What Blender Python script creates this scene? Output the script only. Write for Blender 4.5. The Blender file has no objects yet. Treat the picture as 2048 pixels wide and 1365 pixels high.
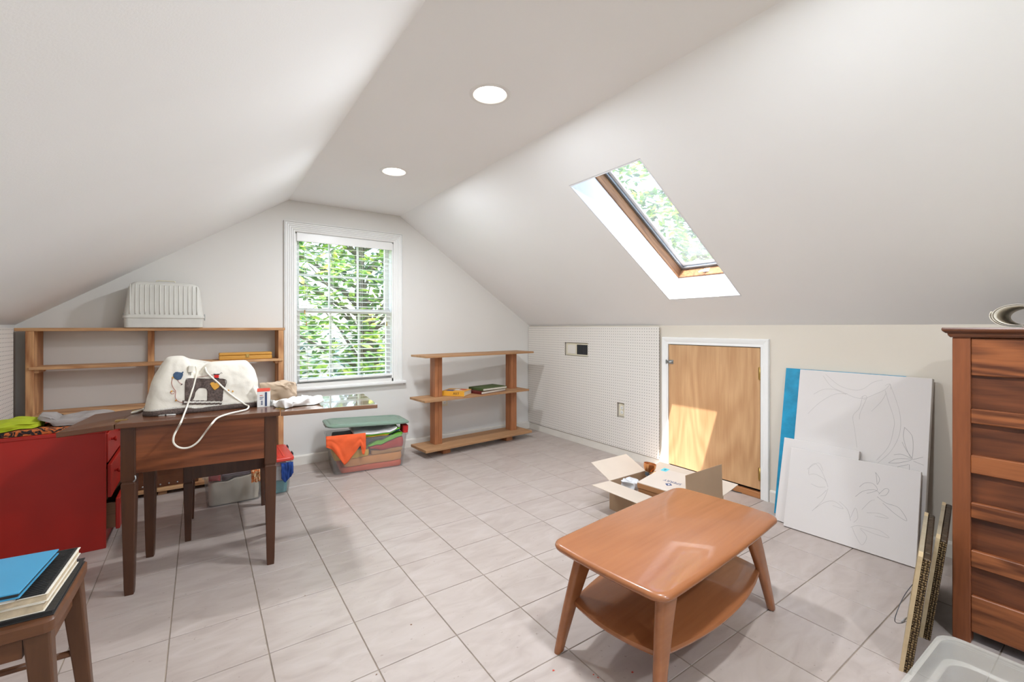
import bpy, bmesh, math, random
from mathutils import Vector, Matrix, noise

random.seed(7)
SC = bpy.context.scene
COL = SC.collection
PI = math.pi

# ------------------------------------------------------------------ camera
FPX, YAW, HORIZON, CAMZ = 895.4, 0.60613, 654.7, 1.196
cam_d = bpy.data.cameras.new('camera')
cam = bpy.data.objects.new('camera', cam_d)
COL.objects.link(cam)
cam.location = (0, 0, CAMZ)
cam.rotation_euler = (PI / 2, 0, -YAW)
cam_d.sensor_fit = 'HORIZONTAL'
cam_d.sensor_width = 36.0
cam_d.lens = FPX / 2048 * 36.0
cam_d.shift_y = -(682.5 - HORIZON) / 2048
cam_d.clip_start = 0.02
SC.camera = cam

# ------------------------------------------------------------------ sky, sun, exposure
SUN_TO = Vector((-0.336, -0.213, 1.0)).normalized()
world = bpy.data.worlds.new('sky')
SC.world = world
world.use_nodes = True
wn = world.node_tree.nodes
wl = world.node_tree.links
bg = wn['Background']
sky = wn.new('ShaderNodeTexSky')
sky.sky_type = 'NISHITA'
sky.sun_disc = False
sky.sun_elevation = math.asin(SUN_TO.z)
sky.sun_rotation = math.atan2(SUN_TO.x, SUN_TO.y)
sky.air_density = 1.0
sky.dust_density = 2.5
wl.new(sky.outputs[0], bg.inputs[0])
bg.inputs[1].default_value = 1.0

sun_d = bpy.data.lights.new('sun', 'SUN')
sun_d.energy = 11.0
sun_d.angle = math.radians(0.6)
sun_d.color = (1.0, 0.97, 0.93)
sun = bpy.data.objects.new('sun', sun_d)
COL.objects.link(sun)
sun.rotation_euler = SUN_TO.to_track_quat('Z', 'Y').to_euler()
sun.location = SUN_TO * 12
CAN_WATTS = 12.0
CAN_COLOR = (0.885, 0.94, 1.0)

SC.view_settings.view_transform = 'Standard'
SC.view_settings.look = 'None'
SC.view_settings.gamma = 1.0
SC.view_settings.use_curve_mapping = False
SC.view_settings.exposure = 1.08

# ------------------------------------------------------------------ helpers
SY, CY = math.sin(YAW), math.cos(YAW)
CAM = Vector((0, 0, CAMZ))
def ray(x, y):
    a = (x - 1024) / FPX
    return Vector((SY + a * CY, CY - a * SY, -(y - HORIZON) / FPX))
def hit(x, y, p, n):
    r = ray(x, y); n = Vector(n)
    return CAM + r * ((Vector(p) - CAM).dot(n) / r.dot(n))

def finish(name, bm, mat, parent=None, smooth=False, loc=None, rot=None):
    me = bpy.data.meshes.new(name)
    bmesh.ops.recalc_face_normals(bm, faces=bm.faces)
    bm.to_mesh(me); bm.free()
    if smooth:
        for p in me.polygons: p.use_smooth = True
        if smooth != 'all':
            try: me.set_sharp_from_angle(angle=math.radians(smooth if smooth is not True else 40))
            except Exception: pass
    me.materials.append(mat)
    o = bpy.data.objects.new(name, me)
    COL.objects.link(o)
    if parent: o.parent = parent
    if loc: o.location = loc
    if rot: o.rotation_euler = rot
    return o
def share(o, parent, loc=None, rot=None):
    c = o.copy(); COL.objects.link(c); c.parent = parent
    if loc is not None: c.location = loc
    if rot is not None: c.rotation_euler = rot
    return c
def thing(name, label, cat, loc=(0, 0, 0), rz=0, group=None, rot=None):
    o = bpy.data.objects.new(name, None); COL.objects.link(o)
    o.empty_display_size = 0.05
    o.location = loc
    o.rotation_euler = rot if rot else (0, 0, rz)
    o['label'] = label; o['category'] = cat
    if group: o['group'] = group
    return o
def tag(o, label, cat, group=None):
    o['label'] = label; o['category'] = cat
    if group: o['group'] = group
    return o
def struct(o, label=None):
    o['kind'] = 'structure'
    if label: o['label'] = label
    return o
def structure(name, label, loc=(0, 0, 0), rz=0):
    o = bpy.data.objects.new(name, None); COL.objects.link(o)
    o.location = loc; o.rotation_euler = (0, 0, rz); o.empty_display_size = 0.05
    return struct(o, label)

def add_box(bm, x0, y0, z0, x1, y1, z1, bev=0.0, seg=2):
    vs = [bm.verts.new(v) for v in ((x0,y0,z0),(x1,y0,z0),(x1,y1,z0),(x0,y1,z0),(x0,y0,z1),(x1,y0,z1),(x1,y1,z1),(x0,y1,z1))]
    fs = [bm.faces.new([vs[i] for i in q]) for q in ((0,3,2,1),(4,5,6,7),(0,1,5,4),(1,2,6,5),(2,3,7,6),(3,0,4,7))]
    if bev > 0:
        es = list({e for f in fs for e in f.edges})
        bmesh.ops.bevel(bm, geom=es, offset=bev, segments=seg, profile=0.5, affect='EDGES')
def box(name, x0, y0, z0, x1, y1, z1, mat, parent=None, bev=0.0, seg=2, smooth=False):
    bm = bmesh.new(); add_box(bm, x0, y0, z0, x1, y1, z1, bev, seg)
    return finish(name, bm, mat, parent, smooth)
def add_loft(bm, rings, cap0=True, cap1=True, close=True):
    rv = [[bm.verts.new(p) for p in r] for r in rings]
    n = len(rv[0])
    for a, b in zip(rv, rv[1:]):
        for i in range(n if close else n - 1):
            j = (i + 1) % n
            bm.faces.new((a[i], a[j], b[j], b[i]))
    if cap0: bm.faces.new(list(reversed(rv[0])))
    if cap1: bm.faces.new(rv[-1])
    return rv
def loft(name, rings, mat, parent=None, smooth=True, cap0=True, cap1=True, close=True):
    bm = bmesh.new(); add_loft(bm, rings, cap0, cap1, close)
    return finish(name, bm, mat, parent, smooth)
def add_prism(bm, pts, axis, a, b):
    def P(u, v, w):
        return {'x': (w, u, v), 'y': (u, w, v), 'z': (u, v, w)}[axis]
    add_loft(bm, [[P(u, v, a) for u, v in pts], [P(u, v, b) for u, v in pts]])
def prism(name, pts, axis, a, b, mat, parent=None, smooth=False):
    bm = bmesh.new(); add_prism(bm, pts, axis, a, b)
    return finish(name, bm, mat, parent, smooth)
def add_tube(bm, path, r, seg=8, flat=1.0, caps=True):
    path = [Vector(p) for p in path]
    rings = []; up = Vector((0, 0, 1)); prev = None
    for i, p in enumerate(path):
        t = (path[min(i + 1, len(path) - 1)] - path[max(i - 1, 0)])
        if t.length < 1e-9: t = Vector((0, 0, 1))
        t.normalize()
        if prev is None:
            n = t.cross(up)
            if n.length < 1e-4: n = t.cross(Vector((1, 0, 0)))
        else:
            n = prev - t * prev.dot(t)
        n.normalize(); prev = n; b = t.cross(n)
        rr = r[i] if isinstance(r, (list, tuple)) else r
        rings.append([p + n * math.cos(2*PI*k/seg) * rr + b * math.sin(2*PI*k/seg) * rr * flat for k in range(seg)])
    add_loft(bm, rings, caps, caps)
def tube(name, path, r, mat, parent=None, seg=8, flat=1.0):
    bm = bmesh.new(); add_tube(bm, path, r, seg, flat)
    return finish(name, bm, mat, parent, 'all')
def smooth_path(pts, n=8):
    pts = [Vector(p) for p in pts]; out = []
    for i in range(len(pts) - 1):
        p0 = pts[max(i-1, 0)]; p1 = pts[i]; p2 = pts[i+1]; p3 = pts[min(i+2, len(pts)-1)]
        for k in range(n):
            t = k / n
            out.append(0.5*((2*p1) + (p2-p0)*t + (2*p0-5*p1+4*p2-p3)*t*t + (3*p1-p0-3*p2+p3)*t**3))
    out.append(pts[-1]); return out
def lathe(name, prof, mat, parent=None, seg=32, loc=None, caps=True):
    rings = [[(r*math.cos(2*PI*k/seg), r*math.sin(2*PI*k/seg), z) for k in range(seg)] for r, z in prof]
    bm = bmesh.new(); add_loft(bm, rings, caps and prof[0][0] > 1e-6, caps and prof[-1][0] > 1e-6)
    return finish(name, bm, mat, parent, True, loc)
def rrect(w, d, r, n=5, cx=0, cy=0, bulge=0.0):
    """rounded rectangle outline centred on (cx,cy)"""
    pts = []
    for sx, sy, a0 in ((1, 1, 0), (-1, 1, 90), (-1, -1, 180), (1, -1, 270)):
        for k in range(n + 1):
            a = math.radians(a0 + 90 * k / n)
            pts.append((sx * (w/2 - r) + r*math.cos(a), sy * (d/2 - r) + r*math.sin(a)))
    out = []
    m = len(pts)
    for i, p in enumerate(pts):
        q = pts[(i+1) % m]
        out.append(p)
        L = math.hypot(q[0]-p[0], q[1]-p[1])
        if bulge and L > r * 1.5:
            nx, ny = (q[1]-p[1])/L, -(q[0]-p[0])/L
            for k in range(1, 8):
                t = k/8; s = bulge*4*t*(1-t)
                out.append((p[0]+(q[0]-p[0])*t + nx*s, p[1]+(q[1]-p[1])*t + ny*s))
    return [(x + cx, y + cy) for x, y in out]
def ring(pts, z): return [(x, y, z) for x, y in pts]
def puff(name, w, d, h, mat, parent=None, seed=0, amp=0.012, freq=9, nx=26, ny=18, nz=6, e=0.35, shape=None, loc=None, rot=None):
    """soft folded or crumpled body: a rounded box whose surface is pushed about by noise"""
    bm = bmesh.new()
    bmesh.ops.create_cube(bm, size=2)
    bmesh.ops.subdivide_edges(bm, edges=bm.edges[:], cuts=max(nx, ny), use_grid_fill=True)
    off = Vector((seed*3.1, seed*1.7, seed*0.9))
    for v in bm.verts:
        x, y, z = v.co
        def sq(a): return math.copysign(abs(a)**1.0, a)
        L = (abs(x)**6 + abs(y)**6 + abs(z)**4) ** (1/6) if max(abs(x),abs(y),abs(z)) > 0 else 1
        x, y, z = x/L**e, y/L**e, z/L**e
        p = Vector((x*w/2, y*d/2, (z+1)*h/2))
        n = noise.noise_vector(p*freq + off)
        n2 = noise.noise_vector(p*freq*2.3 + off)
        q = p + Vector((n.x, n.y, n.z*0.8))*amp + Vector((n2.x, n2.y, n2.z))*amp*0.45
        if shape: q = shape(q)
        q.z = max(q.z, 0.0)
        v.co = q
    return finish(name, bm, mat, parent, 'all', loc, rot)
def strata(name, label, mat, x0, x1, y0, y1, zb, zt, mw, seed=0, r=.03, loose=.006, group='cloths in the bins', wav=.004):
    """folded cloth filling the space between two wavy surfaces zb(x,y) and zt(x,y), given in the frame mw"""
    base = rrect(x1 - x0, y1 - y0, r, 5, (x0+x1)/2, (y0+y1)/2)
    out = []
    for p, q in zip(base, base[1:] + base[:1]):
        n_ = max(1, int(math.hypot(q[0]-p[0], q[1]-p[1])/.014))
        out += [(p[0] + (q[0]-p[0])*k/n_, p[1] + (q[1]-p[1])*k/n_) for k in range(n_)]
    cx, cy = (x0+x1)/2, (y0+y1)/2
    hmin = min(zt(x, y) - zb(x, y) for x, y in out)
    def P(x, y, z, s_):
        k = s_*(1 - loose/((x1-x0)/2)*abs(noise.noise(Vector((x*18, y*18, seed*2.3 + z*30)))))
        return Vector((cx + (x-cx)*k, cy + (y-cy)*k, z))
    rings = []
    for s_ in [k/16 for k in range(1, 16)] + [.97]: rings.append([Vector((cx + (x-cx)*s_, cy + (y-cy)*s_, zb(cx + (x-cx)*s_, cy + (y-cy)*s_))) for x, y in out])
    for f in (.06, .35, .65, .94): rings.append([P(x, y, zb(x, y) + (zt(x, y) - zb(x, y))*f, .985 if f in (.06, .94) else 1.0) for x, y in out])
    for s_ in [.965] + [k/16 for k in range(15, 0, -1)]: rings.append([Vector((cx + (x-cx)*s_, cy + (y-cy)*s_, zt(cx + (x-cx)*s_, cy + (y-cy)*s_))) for x, y in out])
    o = loft(name, rings, mat, None, 'all')
    o.matrix_world = mw
    tag(o, label, 'cloth', group); return o
def wave(z, seed, amp=.004, f=9, sx=0, sy=0):
    return lambda x, y: z + sx*x + sy*y + amp*noise.noise(Vector((x*f, y*f, seed*5.7))) + amp*.5*noise.noise(Vector((x*f*2.7, y*f*2.7, seed*3.1)))
def over(fn, g=.005): return lambda x, y: fn(x, y) + g
def sheet(name, fn, nu, nv, mat, parent=None, thick=0.0, close=False):
    """a surface fn(u,v) sampled on a grid, with thickness"""
    bm = bmesh.new()
    g = [[bm.verts.new(fn(i/nu, j/nv)) for j in range(nv+1)] for i in range(nu+1)]
    for i in range(nu):
        for j in range(nv):
            bm.faces.new((g[i][j], g[i+1][j], g[i+1][j+1], g[i][j+1]))
    o = finish(name, bm, mat, parent, 'all')
    if thick:
        m = o.modifiers.new('thickness', 'SOLIDIFY'); m.thickness = thick; m.offset = 0
    return o

# ------------------------------------------------------------------ materials
def lin(c):
    f = lambda v: (v/255)/12.92 if v/255 <= 0.04045 else (((v/255)+0.055)/1.055)**2.4
    return tuple(f(v) for v in c) + (1.0,)
def new_mat(name):
    m = bpy.data.materials.new(name); m.use_nodes = True
    nt = m.node_tree
    return m, nt, nt.nodes['Principled BSDF']
def node(nt, kind, **kw):
    n = nt.nodes.new(kind)
    for k, v in kw.items():
        if k.startswith('i_'):
            key = k[2:]
            n.inputs[int(key) if key.isdigit() else key.replace('_', ' ')].default_value = v
        else: setattr(n, k, v)
    return n
def coords(nt, scale=(1, 1, 1), rand=True, rot=(0, 0, 0), kind='Object'):
    tc = node(nt, 'ShaderNodeTexCoord')
    mp = node(nt, 'ShaderNodeMapping')
    mp.inputs['Scale'].default_value = scale
    mp.inputs['Rotation'].default_value = rot
    if rand:
        oi = node(nt, 'ShaderNodeObjectInfo')
        mul = node(nt, 'ShaderNodeVectorMath', operation='MULTIPLY_ADD')
        cmb = node(nt, 'ShaderNodeCombineXYZ')
        for k in range(3): nt.links.new(oi.outputs['Random'], cmb.inputs[k])
        mul.inputs[1].default_value = (7.3, 5.1, 3.7)
        nt.links.new(cmb.outputs[0], mul.inputs[0])
        nt.links.new(tc.outputs[kind], mul.inputs[2])
        nt.links.new(mul.outputs[0], mp.inputs[0])
    else:
        nt.links.new(tc.outputs[kind], mp.inputs[0])
    return mp.outputs[0]
def ramp(nt, fac, stops):
    r = node(nt, 'ShaderNodeValToRGB')
    el = r.color_ramp.elements
    while len(el) < len(stops): el.new(0.5)
    for e_, (p, c) in zip(el, stops): e_.position = p; e_.color = c
    nt.links.new(fac, r.inputs[0]); return r.outputs[0]
def bump(nt, b, height, strength=0.2, dist=0.01):
    n = node(nt, 'ShaderNodeBump'); n.inputs['Strength'].default_value = strength; n.inputs['Distance'].default_value = dist
    nt.links.new(height, n.inputs['Height']); nt.links.new(n.outputs[0], b.inputs['Normal'])
def plain(name, c, rough=0.6, var=0.06, scale=6, bmp=0.0, bscale=60, metallic=0.0, spec=0.5, coat=0.0):
    m, nt, b = new_mat(name)
    c = lin(c)
    co = coords(nt)
    ns = node(nt, 'ShaderNodeTexNoise'); ns.inputs['Scale'].default_value = scale; ns.inputs['Detail'].default_value = 4
    nt.links.new(co, ns.inputs['Vector'])
    lo = tuple(v*(1-var) for v in c[:3]) + (1,); hi = tuple(min(1, v*(1+var)) for v in c[:3]) + (1,)
    nt.links.new(ramp(nt, ns.outputs['Fac'], [(0.3, lo), (0.7, hi)]), b.inputs['Base Color'])
    b.inputs['Roughness'].default_value = rough
    b.inputs['Metallic'].default_value = metallic
    b.inputs['Specular IOR Level'].default_value = spec
    b.inputs['Coat Weight'].default_value = coat
    if bmp:
        n2 = node(nt, 'ShaderNodeTexNoise'); n2.inputs['Scale'].default_value = bscale; n2.inputs['Detail'].default_value = 3
        nt.links.new(co, n2.inputs['Vector']); bump(nt, b, n2.outputs['Fac'], bmp, 0.004)
    return m
def wood(name, dark, light, along='x', rough=0.4, scale=1.0, contrast=1.0, coat=0.0, streak=1.0, spec=0.4, figure=0.0, rings=26):
    m, nt, b = new_mat(name)
    long_, cross = 1.2*scale, 14*scale
    sc = {'x': (long_, cross, cross), 'y': (cross, long_, cross), 'z': (cross, cross, long_)}[along]
    co = coords(nt, sc)
    n1 = node(nt, 'ShaderNodeTexNoise'); n1.inputs['Scale'].default_value = 1.0; n1.inputs['Detail'].default_value = 6; n1.inputs['Distortion'].default_value = 1.4*streak
    n2 = node(nt, 'ShaderNodeTexNoise'); n2.inputs['Scale'].default_value = 7.0; n2.inputs['Detail'].default_value = 4
    nt.links.new(co, n1.inputs['Vector']); nt.links.new(co, n2.inputs['Vector'])
    mx = node(nt, 'ShaderNodeMix', data_type='FLOAT'); mx.inputs[0].default_value = 0.35
    nt.links.new(n1.outputs['Fac'], mx.inputs[2]); nt.links.new(n2.outputs['Fac'], mx.inputs[3])
    d, l = lin(dark), lin(light)
    w = 0.22/contrast
    src = mx.outputs[0]
    if figure:
        fs = {'x': (.8*scale, 4*scale, 4*scale), 'y': (4*scale, .8*scale, 4*scale), 'z': (4*scale, 4*scale, .8*scale)}[along]
        n3 = node(nt, 'ShaderNodeTexNoise'); n3.inputs['Scale'].default_value = 1.0; n3.inputs['Detail'].default_value = 1.5; n3.inputs['Distortion'].default_value = .3
        nt.links.new(coords(nt, fs), n3.inputs['Vector'])
        mu = node(nt, 'ShaderNodeMath', operation='MULTIPLY'); mu.inputs[1].default_value = rings*2.0
        si = node(nt, 'ShaderNodeMath', operation='SINE'); ma = node(nt, 'ShaderNodeMath', operation='MULTIPLY_ADD'); ma.inputs[1].default_value = .16*figure
        nt.links.new(n3.outputs['Fac'], mu.inputs[0]); nt.links.new(mu.outputs[0], si.inputs[0]); nt.links.new(si.outputs[0], ma.inputs[0]); nt.links.new(src, ma.inputs[2])
        src = ma.outputs[0]
    col = ramp(nt, src, [(0.5-w, d), (0.5+w, l)])
    nt.links.new(col, b.inputs['Base Color'])
    b.inputs['Roughness'].default_value = rough
    b.inputs['Coat Weight'].default_value = coat
    b.inputs['Specular IOR Level'].default_value = spec
    bump(nt, b, mx.outputs[0], 0.08, 0.002)
    return m
def glassy(name, c, clear=0.75, rough=0.15, spec_rough=0.08):
    """thin see-through plastic or glass: part clear, part milky, with a gloss"""
    m, nt, b = new_mat(name)
    out = nt.nodes['Material Output']
    tr = node(nt, 'ShaderNodeBsdfTransparent'); tr.inputs[0].default_value = (0.97, 0.98, 0.98, 1)
    b.inputs['Base Color'].default_value = lin(c); b.inputs['Roughness'].default_value = spec_rough + rough
    mx = node(nt, 'ShaderNodeMixShader'); mx.inputs[0].default_value = clear
    gl = node(nt, 'ShaderNodeBsdfGlossy'); gl.inputs['Roughness'].default_value = spec_rough
    lw = node(nt, 'ShaderNodeLayerWeight'); lw.inputs[0].default_value = 0.5
    pw = node(nt, 'ShaderNodeMath', operation='POWER'); pw.inputs[1].default_value = 5.0
    fr = node(nt, 'ShaderNodeMath', operation='MULTIPLY_ADD'); fr.inputs[1].default_value = 0.6; fr.inputs[2].default_value = 0.035
    nt.links.new(lw.outputs['Facing'], pw.inputs[0]); nt.links.new(pw.outputs[0], fr.inputs[0])
    mx2 = node(nt, 'ShaderNodeMixShader')
    nt.links.new(b.outputs[0], mx.inputs[1]); nt.links.new(tr.outputs[0], mx.inputs[2])
    nt.links.new(fr.outputs[0], mx2.inputs[0]); nt.links.new(mx.outputs[0], mx2.inputs[1]); nt.links.new(gl.outputs[0], mx2.inputs[2])
    nt.links.new(mx2.outputs[0], out.inputs[0])
    return m
def emit(name, c, s):
    m, nt, b = new_mat(name)
    b.inputs['Base Color'].default_value = (1, 1, 1, 1)
    b.inputs['Emission Color'].default_value = lin(c); b.inputs['Emission Strength'].default_value = s
    return m

M = {}
M['wall'] = plain('wall_paint', (224, 221, 216), 0.75, 0.02, 1.5, 0.05, 220)
M['wall_warm'] = plain('knee_wall_paint', (220, 211, 197), 0.75, 0.02, 1.5, 0.05, 220)
M['ceiling'] = plain('ceiling_paint', (247, 247, 246), 0.8, 0.015, 1.2, 0.05, 180)
M['trim'] = plain('trim_paint', (238, 237, 234), 0.35, 0.02, 4)
M['baseboard'] = plain('baseboard_paint', (226, 220, 210), 0.45, 0.05, 4)
M['shaft'] = plain('shaft_paint', (240, 241, 243), 0.6, 0.01, 2)
M['plastic_white'] = plain('white_plastic', (232, 231, 226), 0.4, 0.02, 5)
M['case'] = plain('case_plastic', (214, 212, 204), 0.45, 0.05, 9, 0.1, 300)
M['ivory'] = plain('ivory_plastic', (222, 214, 190), 0.4, 0.02)
M['dark_hole'] = plain('dark_cavity', (38, 34, 30), 0.9, 0.1)
M['grout'] = plain('grout', (150, 136, 122), 0.9, 0.25, 9, 0.2, 200)
M['steel'] = plain('steel', (170, 172, 172), 0.35, 0.08, 10, metallic=0.9)
M['brass'] = plain('brass', (190, 160, 95), 0.35, 0.15, 20, metallic=0.9)
M['aluminium'] = plain('aluminium', (150, 156, 162), 0.4, 0.05, 10, metallic=0.7)
M['rubber'] = plain('dark_rubber', (60, 66, 72), 0.6, 0.1)
M['pane'] = glassy('window_glass', (240, 245, 245), 0.97, 0.0, 0.02)
M['skylight_pane'] = glassy('dusty_glass', (225, 230, 235), 0.82, 0.4, 0.05)
M['clear_plastic'] = glassy('clear_plastic', (205, 203, 200), 0.90, 0.25, 0.12)
M['frosted'] = glassy('frosted_plastic', (206, 202, 192), 0.68, 0.25, 0.2)
M['wrap'] = glassy('bubble_wrap', (240, 242, 245), 0.30, 0.15, 0.1)

# quilted cotton: puffed cells between stitch lines
m, nt, b = new_mat('quilted_cotton')
co = coords(nt)
vo = node(nt, 'ShaderNodeTexVoronoi', feature='DISTANCE_TO_EDGE'); vo.inputs['Scale'].default_value = 21
nt.links.new(co, vo.inputs['Vector'])
nt.links.new(ramp(nt, vo.outputs['Distance'], [(0.0, lin((214, 205, 190))), (0.12, lin((224, 217, 204)))]), b.inputs['Base Color'])
b.inputs['Roughness'].default_value = 0.85
pq = node(nt, 'ShaderNodeMath', operation='POWER'); pq.inputs[1].default_value = 0.5; nt.links.new(vo.outputs['Distance'], pq.inputs[0])
bump(nt, b, pq.outputs[0], 0.7, 0.012)
M['quilt'] = m

# floor tile: streaky off-white stone look, each tile a little different
m, nt, b = new_mat('floor_tile')
co = coords(nt, (3.0, 8, 1))
n1 = node(nt, 'ShaderNodeTexNoise'); n1.inputs['Scale'].default_value = 1.6; n1.inputs['Detail'].default_value = 8; n1.inputs['Distortion'].default_value = 1.2
nt.links.new(co, n1.inputs['Vector'])
col = ramp(nt, n1.outputs['Fac'], [(0.28, lin((169, 155, 147))), (0.5, lin((179, 166, 158))), (0.72, lin((187, 175, 168)))])
co2 = coords(nt, (1, 1, 1))
n2 = node(nt, 'ShaderNodeTexNoise'); n2.inputs['Scale'].default_value = 60; n2.inputs['Detail'].default_value = 3
nt.links.new(co2, n2.inputs['Vector'])
spk = ramp(nt, n2.outputs['Fac'], [(0.25, (0.5, 0.42, 0.36, 1)), (0.31, (1, 1, 1, 1))])
mm = node(nt, 'ShaderNodeMix', data_type='RGBA', blend_type='MULTIPLY'); mm.inputs[0].default_value = 0.5
nt.links.new(col, mm.inputs[6]); nt.links.new(spk, mm.inputs[7])
nt.links.new(mm.outputs[2], b.inputs['Base Color'])
b.inputs['Roughness'].default_value = 0.36
bump(nt, b, n1.outputs['Fac'], 0.12, 0.003)
M['tile'] = m

# perforated hardboard: 1 inch grid of dark holes
def pegboard_mat(name, c, u, v):
    m, nt, b = new_mat(name)
    tc = node(nt, 'ShaderNodeTexCoord'); sp = node(nt, 'ShaderNodeSeparateXYZ')
    nt.links.new(tc.outputs['Object'], sp.inputs[0])
    def cell(o):
        a = node(nt, 'ShaderNodeMath', operation='MULTIPLY'); a.inputs[1].default_value = 1/0.0254
        f = node(nt, 'ShaderNodeMath', operation='FRACT'); s = node(nt, 'ShaderNodeMath', operation='SUBTRACT'); s.inputs[1].default_value = 0.5
        q = node(nt, 'ShaderNodeMath', operation='MULTIPLY')
        nt.links.new(o, a.inputs[0]); nt.links.new(a.outputs[0], f.inputs[0]); nt.links.new(f.outputs[0], s.inputs[0])
        nt.links.new(s.outputs[0], q.inputs[0]); nt.links.new(s.outputs[0], q.inputs[1]); return q.outputs[0]
    ad = node(nt, 'ShaderNodeMath', operation='ADD')
    nt.links.new(cell(sp.outputs[u]), ad.inputs[0]); nt.links.new(cell(sp.outputs[v]), ad.inputs[1])
    lt = node(nt, 'ShaderNodeMath', operation='LESS_THAN'); lt.inputs[1].default_value = 0.125**2
    nt.links.new(ad.outputs[0], lt.inputs[0])
    mx = node(nt, 'ShaderNodeMix', data_type='RGBA')
    mx.inputs[6].default_value = lin(c); mx.inputs[7].default_value = lin((52, 46, 42))
    nt.links.new(lt.outputs[0], mx.inputs[0]); nt.links.new(mx.outputs[2], b.inputs['Base Color'])
    b.inputs['Roughness'].default_value = 0.55
    return m
M['pegboard'] = pegboard_mat('perforated_hardboard', (226, 220, 212), 1, 2)

M['ply'] = wood('plywood', (182, 136, 94), (212, 170, 126), 'z', 0.45, 0.7, 0.75, streak=1.5, figure=.8, rings=30)
M['coffee'] = wood('maple_brown', (140, 84, 50), (166, 107, 68), 'x', 0.27, 0.7, 0.6, coat=0.25, streak=2.0, figure=.35)
M['walnut'] = wood('walnut_laminate', (74, 42, 25), (112, 68, 42), 'x', 0.26, 0.8, 0.8, coat=0.3)
M['walnut_leaf'] = wood('leaf_laminate_sheen', (104, 70, 48), (134, 94, 68), 'x', 0.16, 0.8, 0.7, coat=1.0)  # lighter walnut; the window's reflection is partly put into this colour
M['apron'] = wood('walnut_panel', (80, 40, 20), (142, 80, 46), 'x', 0.35, 0.9, 0.9, coat=0.15, figure=.7)
M['leg'] = wood('dark_leg', (58, 33, 20), (88, 53, 33), 'z', 0.35, 0.8, 0.8)
M['pine'] = wood('pine_board', (156, 104, 64), (218, 174, 126), 'x', 0.6, 1.0, 1.0, figure=.5)
M['pine_up'] = wood('pine_post', (152, 96, 58), (214, 164, 114), 'z', 0.6, 1.2, 1.0, figure=.7)
M['plank'] = wood('rough_plank', (150, 108, 72), (188, 146, 106), 'x', 0.65, 0.8, 0.9)
M['stud'] = wood('stud_wood', (140, 84, 50), (186, 124, 82), 'z', 0.6, 1.0, 1.0)
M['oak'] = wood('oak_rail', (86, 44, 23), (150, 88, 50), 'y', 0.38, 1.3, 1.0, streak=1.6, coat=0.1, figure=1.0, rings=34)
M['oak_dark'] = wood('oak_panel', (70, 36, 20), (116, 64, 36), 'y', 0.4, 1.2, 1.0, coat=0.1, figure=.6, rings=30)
M['oak_up'] = wood('oak_post', (108, 58, 32), (142, 82, 48), 'z', 0.4, 1.3, 0.8, coat=0.1)
M['oak_top'] = wood('oak_top', (66, 34, 20), (124, 74, 44), 'y', 0.3, 0.9, 1.0, coat=0.2)
M['tin'] = wood('honey_box', (196, 138, 52), (216, 162, 76), 'x', 0.4, 0.6, 0.6)
M['stool'] = wood('stool_wood', (82, 50, 32), (120, 78, 50), 'x', 0.35, 0.8, 0.8)
M['stool_up'] = wood('stool_leg_wood', (72, 44, 28), (106, 70, 46), 'z', 0.35, 0.8, 0.8)
M['skywood'] = wood('weathered_frame', (92, 62, 40), (168, 122, 80), 'x', 0.6, 1.2, 1.1)
M['sill_wood'] = wood('threshold_wood', (150, 96, 56), (186, 128, 80), 'y', 0.5, 0.8, 0.8)
M['frame_side'] = wood('bare_frame_side', (176, 150, 112), (206, 184, 148), 'z', 0.7, 0.8, 0.7)
M['frame_shade'] = wood('shaded_frame_side', (140, 126, 104), (172, 158, 134), 'z', 0.7, 0.8, 0.7)  # same wood made greyer, shade of the top edge put in colour
M['red_paint'] = plain('red_paint', (168, 28, 16), 0.42, 0.12, 3, 0.06, 30)
M['red_knob'] = plain('red_knob', (160, 30, 20), 0.35, 0.05)
M['drawer_side'] = wood('drawer_side', (96, 66, 46), (130, 96, 70), 'x', 0.7)
M['gilt'] = plain('carved_gilt', (62, 47, 30), 0.45, 0.5, 60, 0.6, 90, metallic=0.35)
M['gilt_light'] = plain('gilt_bead', (112, 90, 58), 0.4, 0.25, 40, metallic=0.4)
M['canvas'] = plain('primed_canvas', (217, 211, 207), 0.8, 0.015, 3, 0.12, 500)
M['canvas_side'] = plain('canvas_side', (216, 211, 204), 0.85, 0.03, 6)
M['pencil'] = plain('pencil_line', (158, 153, 150), 0.8, 0.15, 30)
M['pencil_faint'] = plain('faint_pencil_line', (186, 181, 177), 0.8, 0.08, 30)
M['turquoise'] = plain('turquoise_paint', (20, 140, 178), 0.45, 0.2, 14, 0.5, 18)
M['cardboard'] = plain('cardboard', (202, 187, 170), 0.8, 0.05, 5, 0.05, 120)
M['cardboard_brown'] = plain('brown_cardboard', (176, 146, 116), 0.8, 0.06, 5, 0.05, 120)  # browner cardboard; also carries the standing flap's shade in its colour
M['shoebox_lid'] = plain('shoe_box_board', (206, 192, 178), 0.7, 0.03, 4)
M['shoebox_side'] = plain('shoe_box_side', (160, 112, 72), 0.7, 0.05, 4)
M['ink'] = plain('navy_print', (58, 72, 110), 0.7, 0.05)
M['sticker'] = plain('turquoise_sticker', (96, 196, 206), 0.6, 0.03)
M['copper'] = plain('copper', (214, 150, 96), 0.25, 0.15, 20, metallic=0.9)
M['blue_vinyl'] = plain('blue_vinyl', (68, 150, 190), 0.35, 0.05, 6)
M['blue_gold'] = plain('gold_print', (150, 150, 110), 0.4, 0.1)
M['paper'] = plain('paper', (222, 214, 200), 0.8, 0.06, 14)
M['old_paper'] = plain('old_paper_block', (196, 178, 150), 0.85, 0.18, 60)
M['black_book'] = plain('black_leatherette', (40, 39, 38), 0.5, 0.15, 20, 0.3, 150)
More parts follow.
